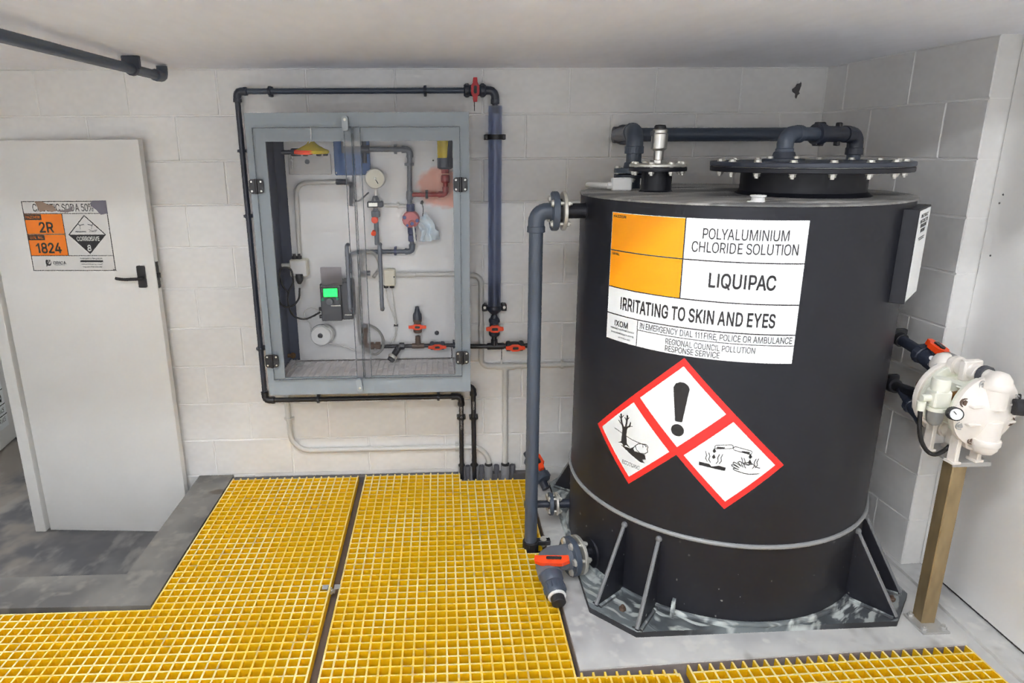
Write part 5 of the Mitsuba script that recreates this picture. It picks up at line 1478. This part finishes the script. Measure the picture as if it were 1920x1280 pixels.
# dead tree and fish
x, y = cL
tree = [Polygon([(x - .046, y - .018), (x - .043, y + .03), (x - .047, y + .05), (x - .018, y + .048), (x - .021, y + .02), (x - .016, y - .018), (x + .002, y - .032), (x - .02, y - .026), (x - .03, y - .036), (x - .042, y - .025), (x - .062, y - .028)])]
for s, w in (([(x - .04, y + .045), (x - .052, y + .07), (x - .055, y + .095)], .008), ([(x - .053, y + .075), (x - .066, y + .086)], .003), ([(x - .052, y + .08), (x - .042, y + .094)], .003), ([(x - .045, y + .05), (x - .066, y + .066)], .004),
             ([(x - .027, y + .045), (x - .023, y + .072), (x - .021, y + .098)], .008), ([(x - .023, y + .08), (x - .012, y + .094)], .003), ([(x - .023, y + .075), (x - .034, y + .088)], .003),
             ([(x - .024, y + .046), (x - .008, y + .058), (x - .003, y + .074)], .006), ([(x - .009, y + .058), (x + .006, y + .062)], .003), ([(x - .086, y + .026), (x - .045, y + .018), (x + .01, y + .006), (x + .075, y + .002)], .0022)):
    tree.append(LineString(s).buffer(w / 2))
ground = Polygon([(x - .058, y - .046), (x - .016, y - .046), (x - .006, y - .036), (x + .002, y - .05), (x + .045, y - .05), (x + .05, y - .07), (x + .036, y - .076), (x + .046, y - .088), (x + .03, y - .090), (x - .01, y - .072)])
fish = LineString([(x - .004, y - .04), (x + .004, y - .026), (x + .016, y - .012), (x + .034, y - .006), (x + .048, y - .004), (x + .056, y - .012), (x + .052, y - .022), (x + .056, y - .034), (x + .044, y - .046), (x + .026, y - .05), (x + .012, y - .042), (x + .004, y - .026)]).buffer(.0013)
tree = affinity.scale(unary_union(tree), .84, .90, origin=(x - .028, y - .03))
sgn('pictogram', prism(tree, .0004), 2, 'm_ink', .02)
gf = affinity.scale(affinity.translate(unary_union([ground, fish, Point(x + .047, y - .012).buffer(.0028), LineString([(x + .034, y - .008), (x + .036, y - .02)]).buffer(.001)]), .014, .012), .98, .86, origin=(x, y - .03))
sgn('pictogram', prism(gf, .0004), 2, 'm_ink', .02)
et = text_fit('ECOTOXIC', .074, .0145)
sgn('lettering', at2(et, x + .004, y - .095), 2, 'm_ink', .02)
# corrosion
x, y = cR
bar_ = affinity.translate(Polygon([(x - .090, y - .020), (x - .058, y - .023), (x - .05, y - .031), (x - .036, y - .027), (x - .028, y - .024), (x - .006, y - .028), (x - .007, y - .040), (x - .09, y - .032)]), -.003, .008)
tubes = []
for A_, B_ in (((x + .001, y + .057), (x - .042, y + .050)), ((x + .015, y + .052), (x + .060, y + .042))):
    ln = LineString([A_, B_])
    tubes.append(ln.buffer(.0075).difference(ln.buffer(.0057)))
    mx = (A_[0] * .55 + B_[0] * .45, A_[1] * .55 + B_[1] * .45)
    tubes.append(Polygon([(mx[0], mx[1] - .002), (B_[0], B_[1] + .001), (B_[0], B_[1] - .008), (mx[0], mx[1] - .007)]).intersection(ln.buffer(.0075)))
drops = []
for dx_, ys in ((-.049, (.034, .012)), (.063, (.026, .006))):
    for q in ys:
        drops.append(Polygon([(x + dx_, y + q + .009), (x + dx_ + .0045, y + q), (x + dx_, y + q - .005), (x + dx_ - .0045, y + q)]).buffer(.0012))
wav = []
for dx_, dy_, sg in ((-.064, .010, 1), (-.074, .012, 1), (-.034, .008, -1), (-.024, .010, -1), (.046, .004, 1), (.038, .006, 1), (.080, .004, -1), (.088, .006, -1)):
    wav.append(LineString([(x + dx_ + sg * .006, y + dy_ - .018), (x + dx_, y + dy_ - .008), (x + dx_ + sg * .003, y + dy_ + .003), (x + dx_ - sg * .002, y + dy_ + .016)]).buffer(.0011))
hand = [affinity.translate(LineString(s), -.004, .024).buffer(.0012) for s in (
    [(x + .10, y - .056), (x + .072, y - .060), (x + .052, y - .058), (x + .024, y - .050), (x + .018, y - .046), (x + .02, y - .042), (x + .034, y - .046)],
    [(x + .034, y - .046), (x + .014, y - .036), (x + .012, y - .031), (x + .018, y - .031), (x + .036, y - .039)], [(x + .036, y - .039), (x + .016, y - .026), (x + .018, y - .021), (x + .024, y - .023), (x + .042, y - .033)],
    [(x + .042, y - .033), (x + .030, y - .020), (x + .036, y - .016), (x + .052, y - .026), (x + .066, y - .028)], [(x + .046, y - .022), (x + .060, y - .018), (x + .076, y - .022), (x + .09, y - .034), (x + .10, y - .036)], [(x + .052, y - .020), (x + .062, y - .026), (x + .074, y - .024)])]
sgn('pictogram', prism(unary_union([bar_] + tubes + drops), .0004), 2, 'm_ink', .02)
sgn('pictogram', prism(unary_union(wav + hand), .0004), 2, 'm_ink', .02)

# ---- big grey riser pipe at the left of the tank
t = thing('suction_riser', 'thick grey vertical pipe joined to the left of the tank by a bolted flange', 'pipe')
gx_, gy_, gr, gz = .349, -.72, .0265, 1.421
add(t + '__pipe', cyl((gx_ + .004, gy_, -.28), (gx_, gy_, gz - .05), gr, 28), 'm_pvc', 40)
add(t + '__elbow', elbow((gx_, gy_, gz), (0, 0, -1), (1, 0, 0), gr * 1.16, .078, 28, .3), 'm_pvc', 40)
add(t + '__stub', cyl((gx_ + .05, gy_, gz), (.435, gy_, gz), gr * 1.1, 24), 'm_pvc', 40)
add(t + '__nozzle', cat_([cyl((.435, gy_, gz), (.56, gy_, gz), gr * 1.06, 24), lathe([(gr, 0), (gr * 1.5, 0), (gr * 1.2, -.012), (gr, -.014)], (.545, gy_, gz), (1, .0, 0), 24)]), 'm_tank', 40)
flange_joint(t, (.436, gy_, gz), (1, 0, 0), .073, .054, 4, .024, 'm_zinc', 'm_pvc', math.pi / 4 + .15, .0068, .014)
add(t + '__foot_clamp', cat_([lathe([(gr, 0), (gr * 1.28, 0), (gr * 1.28, .045), (gr, .05)], (gx_ + .003, gy_, -.02), (0, 0, 1), 24), bx(gx_ + .02, gx_ + .09, gy_ + .0, gy_ + .03, .0, .022, .003)]), 'm_black', 35)
add(t + '__foot_bolt', bolt((gx_ + .06, gy_ + .015, .024), (0, 0, -1), .007, .02), 'm_zinc', 35)

# middle nozzle with flange, low on the tank's left side
t = thing('drain_nozzle', 'small flanged pipe low on the left of the tank behind the grey riser', 'pipe')
ny_, nz_ = -.585, .122
add(t + '__pipe', cyl((.47, ny_, nz_), (.56, ny_, nz_), .0195, 20), 'm_pvc_dark', 40)
add(t + '__pipe', cyl((.34, ny_, nz_), (.47, ny_, nz_), .016, 20), 'm_pvc_dark', 40)
flange_joint(t, (.472, ny_, nz_), (1, 0, 0), .050, .038, 4, .018, 'm_zinc', 'm_pvc', .5, .0062, .012)
# orange valve behind the riser, near the back wall
t = thing('wall_valve', 'grey pipe union with an orange handle behind the grey riser near the wall', 'valve')
q = (0.4573, -0.1790, 0.0800)
c = V([.452, -.20, .085])
ball_valve(t, c + V([0, 0, .01]), (.35, -.75, -.45), (-.1, -.3, 1), .021, 'm_pvc', 'm_orange', True, True, .10)
add(t + '__pipe', cyl(c, c + V([-.04, .10, .05]), .02, 16), 'm_pvc_dark', 40)
add(t + '__pipe', cyl(c, c + V([.035, -.075, -.06]), .02, 16), 'm_pvc_dark', 40)

# lower front valve assembly
t = thing('outlet_valve', 'grey outlet valve with an orange handle and black end cap at the tank foot', 'valve')
P0 = on_tank(D(-159), .082, -.01)
od = V([-.93, -.30, .03])
od /= np.linalg.norm(od)
add(t + '__nozzle', cat_([cyl(P0, P0 + od * .1, .036, 26), lathe([(.036, 0), (.062, 0), (.060, .008), (.036, .010)], P0 + od * .008, od, 28)]), 'm_tank', 40)
Pf = P0 + od * .082
flange_joint(t, Pf, -od, .078, .060, 6, .024, 'm_zinc', 'm_pvc', .35, .0075, .014)
E1 = Pf + od * .128 + V([0, 0, .008])
vd = V([.10, -.86, -.26])
vd /= np.linalg.norm(vd)
add(t + '__elbow', cat_([tube(path([Pf + od * .02, E1, E1 + vd * .075], .07, 10), .048, 28), lathe([(0, 0), (.049, 0), (.051, .006), (.051, .022), (.046, .026), (0, .026)], Pf + od * .024, od, 26)]), 'm_pvc_mid', 45)
E2 = E1 + vd * .068
add(t + '__body', cat_([lathe([(0, -.03), (.040, -.03), (.043, -.01), (.043, .03), (.036, .045), (0, .045)], E2, vd, 26)]), 'm_pvc', 40)
nut = lathe([(0, 0), (.034, 0), (.038, .006), (.040, .014), (.040, .042), (.034, .054), (0, .054)], E2 + vd * .04, vd, 26)
fr = frame(vd)
ribs = []
for j in range(14):
    a = 2 * math.pi * j / 14
    d = fr[:3, 0] * math.cos(a) + fr[:3, 1] * math.sin(a)
    ribs.append(cyl(E2 + vd * .055 + d * .0395, E2 + vd * .08 + d * .0395, .0035, 6))
add(t + '__union_nut', cat_([nut] + ribs), 'm_pvc', 35)
add(t + '__white_ring', cyl(E2 + vd * .094, E2 + vd * .103, .034, 24, .001), 'm_white', 35)
add(t + '__end_cap', cyl(E2 + vd * .101, E2 + vd * .130, .0265, 24, .002), 'm_black', 35)
hu = V([.05, -.45, 1.0])
hp = E1 + vd * .03 + V([.012, -.032, .040])
hxv = V([.92, -.25, .12])
HM2 = axes(hp, hxv, np.cross(hu, hxv))
w, L = .016, .128
prof = Polygon([(-L / 2, -w * .4), (-L * .32, -w), (L * .30, -w * 1.0), (L / 2, -w * .2), (L / 2 - .004, w * .9), (L * .2, w * .75), (-L * .2, w * .75), (-L / 2, w * .7)]).buffer(.003)
add(t + '__handle', place(prism(prof, .020), HM2), 'm_orange', 35)
add(t + '__handle_cap', place(at2(prism(rrect(.058, .012, .004), .003), .008, .004, .0195), HM2), 'm_black', 35)
add(t + '__handle_stem', cyl(hp, hp - hu / np.linalg.norm(hu) * .05, .018, 16), 'm_pvc', 40)

# ================================================================== pump on its post
t = thing('pump_post', 'square stainless post bolted to the plinth, carrying the white pump', 'post')
X0, X1, Y0, Y1 = 1.677, 1.727, -1.270, -1.220
add(t + '__column', bx(X0, X1, Y0, Y1, .006, .632, .003), 'm_steelrough')
add(t + '__base_plate', bx(1.650, 1.748, -1.318, -1.214, 0.0, .008, .001), 'm_platesteel')
for q in ((1.664, -1.230), (1.664, -1.302), (1.734, -1.300)):
    add(t + '__base_bolt', cat_([hexnut((q[0], q[1], .008), (0, 0, 1), .011, .010), cyl((q[0], q[1], .008), (q[0], q[1], .026), .0055, 10), cyl((q[0], q[1], .008), (q[0], q[1], .0095), .013, 14)]), 'm_platesteel', 30)
add(t + '__top_plate', bx(1.664, 1.795, -1.279, -1.130, .632, .640, .001), 'm_platesteel')
add(t + '__top_plate_lip', cat_([bx(1.664, 1.795, -1.281, -1.276, .624, .640, .001)]), 'm_platesteel')

# frame of the pump: x = along the pump's axis towards the viewer, y = to its left, z up
pmp = thing('diaphragm_pump', 'white twin diaphragm pump on the square post at the right edge', 'pump')
PO = V([1.706, -1.226, .831])
PXa = V([.13, -1.0, 0.0])
PXa /= np.linalg.norm(PXa)
PYa = V([-PXa[1] * -1, 0, 0])
PM = axes(PO, PXa, np.cross((0, 0, 1), PXa))


def pl(m):
    return place(m, PM)


def chamber(x0, sg, rr):
    """bowl shaped outer chamber whose flange sits at x0 and bulges towards sg"""
    prof = [(0, 0), (rr, 0), (rr + .002, .003), (rr + .002, .016), (rr - .006, .020), (rr * .80, .026), (rr * .62, .040), (rr * .40, .050), (rr * .30, .054), (0, .055)]
    return lathe(prof, (x0, 0, 0), (sg, 0, 0), 40)


add(pmp + '__centre_block', pl(cat_([bx(-.045, .045, -.052, .052, -.075, .078, .008), cyl((-.05, 0, 0), (.05, 0, 0), .066, 30, .004), bx(-.03, .03, -.075, -.045, -.03, .045, .006)])), 'm_pump_body', 35)
for x0, sg in ((.048, 1), (-.048, -1)):
    add(pmp + '__inner_plate', pl(cat_([lathe([(0, 0), (.104, 0), (.110, .004), (.110, .014), (0, .016)], (x0, 0, 0), (sg, 0, 0), 40)] + [place(bx(-.012, .012, .05, .102, -.003, .003), axes((x0 - sg * .008, 0, 0), (sg, 0, 0), (0, math.cos(a), math.sin(a)))) for a in np.linspace(0, 2 * math.pi, 9)[:-1]])), 'm_pump_body', 35)
    k = add(pmp + '__chamber', pl(chamber(x0 + sg * .017, sg, .116)), 'm_pump', 40)
    rib = [place(bx(0, .036, -.085, .085, -.004, .004, .002), axes((x0 + sg * .028, 0, z), (sg, 0, 0), (0, 1, 0))) for z in (-.03, .03)]
    add(k + '__ribs', pl(cat_(rib + [bx(min(x0 + sg * .026, x0 + sg * .07), max(x0 + sg * .026, x0 + sg * .07), -.030, .030, -.05, .05, .008)])), 'm_pump', 35)
    for j in range(8):
        a = 2 * math.pi * (j + .5) / 8
        c = (x0 + sg * .036, .100 * math.cos(a), .100 * math.sin(a))
        add(k + '__bolt', pl(cat_([lathe([(.012, 0), (.0155, 0), (.0155, .006), (.012, .006), (.012, 0)], (c[0] - sg * .002, c[1], c[2]), (sg, 0, 0), 16), hexnut(c, (sg, 0, 0), .0095, .006)])), 'm_bronze' if j % 2 else 'm_platesteel', 35)
    # check valve housings above and below, joined by the manifolds
    for s in (-1, 1):
        zz = s * .104
        add(pmp + '__valve_housing', pl(cat_([cyl((x0 + sg * .050, 0, zz - s * .085), (x0 + sg * .050, 0, zz), .036, 24, .003), lathe([(0, 0), (.040, 0), (.042, .004), (.042, .018), (.037, .024), (0, .026)], (x0 + sg * .050, 0, zz - s * .02), (0, 0, s), 24),
                                              lathe([(0, 0), (.038, 0), (.036, .014), (.026, .028), (.012, .034), (0, .035)], (x0 + sg * .050, 0, zz), (0, 0, s), 24)])), 'm_pump', 40)
for s in (-1, 1):
    zz = s * .112
    add(pmp + '__manifold', pl(cat_([cyl((-.10, 0, zz), (.10, 0, zz), .022, 22, .002), cyl((-.036, 0, zz), (.036, 0, zz), .028, 22, .003), bx(-.012, .012, -.034, .034, zz - .034, zz + .034, .004)])), 'm_pump', 40)
    for x in (-.052, .052):
        add(pmp + '__clamp_band', pl(lathe([(.023, 0), (.031, 0), (.031, .016), (.023, .016), (.023, 0)], (x - .008, 0, zz), (1, 0, 0), 22)), 'm_charcoal' if s > 0 and x > 0 else 'm_pump', 35)
for x in (-.052, .045):
    for y in (-.05, .036):
        add(pmp + '__foot', pl(cat_([bx(x - .02, x + .02, y - .016, y + .016, -.191, -.182, .002), bx(x - .016, x + .016, y - .008, y + .008, -.185, -.08, .002)])), 'm_pump', 30)
add(pmp + '__label', pl(lathe([(0, 0), (.014, 0), (.014, .001), (0, .001)], (.1035, -.030, -.012), (1, 0, 0), 18)), 'm_sign_red')
add(pmp + '__muffler', cat_([cyl(PO + V([.07, -.01, .035]), PO + V([.125, -.07, .040]), .012, 14, .002), lathe([(0, 0), (.022, 0), (.026, .004), (.026, .05), (.022, .055), (0, .055)], (1.7760, -1.3300, 0.8562), (.9, -.35, 0), 22)]), 'm_black', 35)

# air regulator on the left of the pump
t = thing('air_regulator', 'white air filter regulator with round gauge on the left side of the pump', 'regulator')
c = V((1.5796, -1.2700, 0.8676))
add(t + '__body', cat_([bx(c[0] - .028, c[0] + .028, c[1] - .026, c[1] + .026, c[2] - .03, c[2] + .028, .006), lathe([(0, 0), (.026, 0), (.027, .006), (.027, .034), (.024, .040), (0, .042)], (c[0], c[1], c[2] + .026), (0, 0, 1), 24)]), 'm_pump_body', 35)
add(t + '__collar', lathe([(0, 0), (.031, 0), (.031, .012), (0, .012)], (c[0], c[1], c[2] - .042), (0, 0, 1), 22), 'm_pump_body', 35)
add(t + '__bowl', lathe([(0, 0), (.012, .002), (.022, .012), (.025, .03), (.025, .055), (0, .055)], (c[0], c[1], c[2] - .095), (0, 0, 1), 22), 'm_clearhose', 40)
add(t + '__port', cat_([cyl(c + V([-.055, 0, 0]), c + V([-.02, 0, 0]), .012, 14, .002), lathe([(0, 0), (.013, 0), (.013, .03), (.0, .031)], c + V([-.052, 0, -.012]), (0, 0, -1), 14)]), 'm_pump_body', 35)
add(t + '__link', cyl(c + V([.02, .0, .0]), c + V([.075, .01, .005]), .013, 14, .002), 'm_brass', 35)
g = V((1.5824, -1.3350, 0.8412))
gd = V([-.35, -1, .25])
add(t + '__gauge', cat_([lathe([(0, 0), (.019, 0), (.021, .003), (.021, .028), (.018, .030), (.018, .027), (0, .027)], g, gd, 26), cyl(g, g - gd / np.linalg.norm(gd) * .03, .009, 12)]), 'm_black', 35)
k = [q for q in scene if q.startswith(t + '__gauge')][-1]
add(k + '__dial', lathe([(0, 0), (.0178, 0), (.0178, .0008), (0, .0008)], g + gd / np.linalg.norm(gd) * .0272, gd, 22), 'm_paper')
add(k + '__needle', tube([g + gd / np.linalg.norm(gd) * .029, g + gd / np.linalg.norm(gd) * .029 + V([-.010, .0, .010])], .0012, 6), 'm_ink')
t = thing('air_hose', 'black air hose hanging in a loop under the regulator', 'hose')
w = [c + V([-.052, 0, -.038]), (1.5360, -1.2700, 0.7668), (1.5498, -1.2700, 0.7194), (1.5764, -1.2700, 0.6807), (1.6084, -1.2650, 0.6640), (1.6437, -1.2550, 0.6698), (1.6662, -1.2500, 0.6861)]
add(t, tube(smoothpath(w, 60), .0068, 12), 'm_rubber', True)

VC = V([-.60, -.76, .20])      # side of the valves where their round labels sit
# pipes from the tank to the pump, each with an orange handled valve
t = thing('pump_delivery_line', 'upper grey pipe from tank to pump with an orange valve handle on top', 'pipe')
a, b, c2, d = V((1.7123, -0.8600, 0.9467)), V((1.7176, -0.9700, 0.9299)), V((1.7248, -1.0300, 0.9107)), V((1.7241, -1.1000, 0.9026))
top = PO + V([.006, .09, .112])
ax_ = (c2 - b) / np.linalg.norm(c2 - b)
add(t + '__pipe', cyl(a - (b - a) * .9, b, .0195, 20), 'm_pvc_dark', 40)
add(t + '__elbow', cat_([cyl(a - (b - a) * .06, a + (b - a) * .25, .026, 20, .002), bx(a[0] - .03, a[0] + .03, a[1] - .01, a[1] + .012, a[2] + .012, a[2] + .035, .003)]), 'm_pvc_black', 35)
ball_valve(t, c2, ax_, (.15, -.2, 1), .0185, 'm_pvc_dark', 'm_orange', True, True, .088)
add(t + '__clear_sleeve', tube(smoothpath([c2 + ax_ * .04, d, top + V([0, .03, 0]), top - V([0, .03, 0])], 14), .024, 18), 'm_clearhose', True)
for s in (-1, 1):
    side = np.cross(ax_, (0, 0, 1))
    q = c2 + V([0, 0, -.012]) - side * .002
    add(t + '__label', lathe([(0, 0), (.0085, 0), (.0085, .0012), (0, .0012)], c2 + .0365 * VC + V([0, 0, s * .012]), VC, 14), 'm_white')
t = thing('pump_suction_line', 'lower black pipe from the tank into the pump, with a small red handled valve', 'pipe')
a, b = V((1.7266, -0.8400, 0.7528)), V((1.6862, -1.1000, 0.7992))
add(t + '__pipe', tube(smoothpath([a - (b - a) * .25, a, a * .5 + b * .5, b, PO + V([.0, .10, -.04])], 20), .018, 18), 'm_pvc_black', True)
add(t + '__elbow', cat_([cyl(a, a + (b - a) * .18, .027, 20, .002), bx(a[0] - .012, a[0] + .03, a[1] - .012, a[1] + .01, a[2] + .018, a[2] + .04, .003)]), 'm_pvc_black', 35)
e0, e1, e2 = V((1.7088, -0.9300, 0.7690)), V((1.7153, -0.9800, 0.7310)), V((1.7123, -1.0300, 0.7178))
add(t + '__branch', tube(smoothpath([e0, e1, e2, (1.7166, -1.0900, 0.7039), PO + V([0, .09, -.115])], 24), .0185, 18), 'm_pvc_dark', True)
vx = (e2 - e1) / np.linalg.norm(e2 - e1)
ball_valve(t, e2, vx, (.1, -.1, 1), .0165, 'm_pvc_dark', 'm_orange', True, True, .055)
for s in (-1, 1):
    add(t + '__label', lathe([(0, 0), (.0075, 0), (.0075, .0012), (0, .0012)], e2 + .033 * VC + V([0, 0, s * .011]), VC, 14), 'm_white')
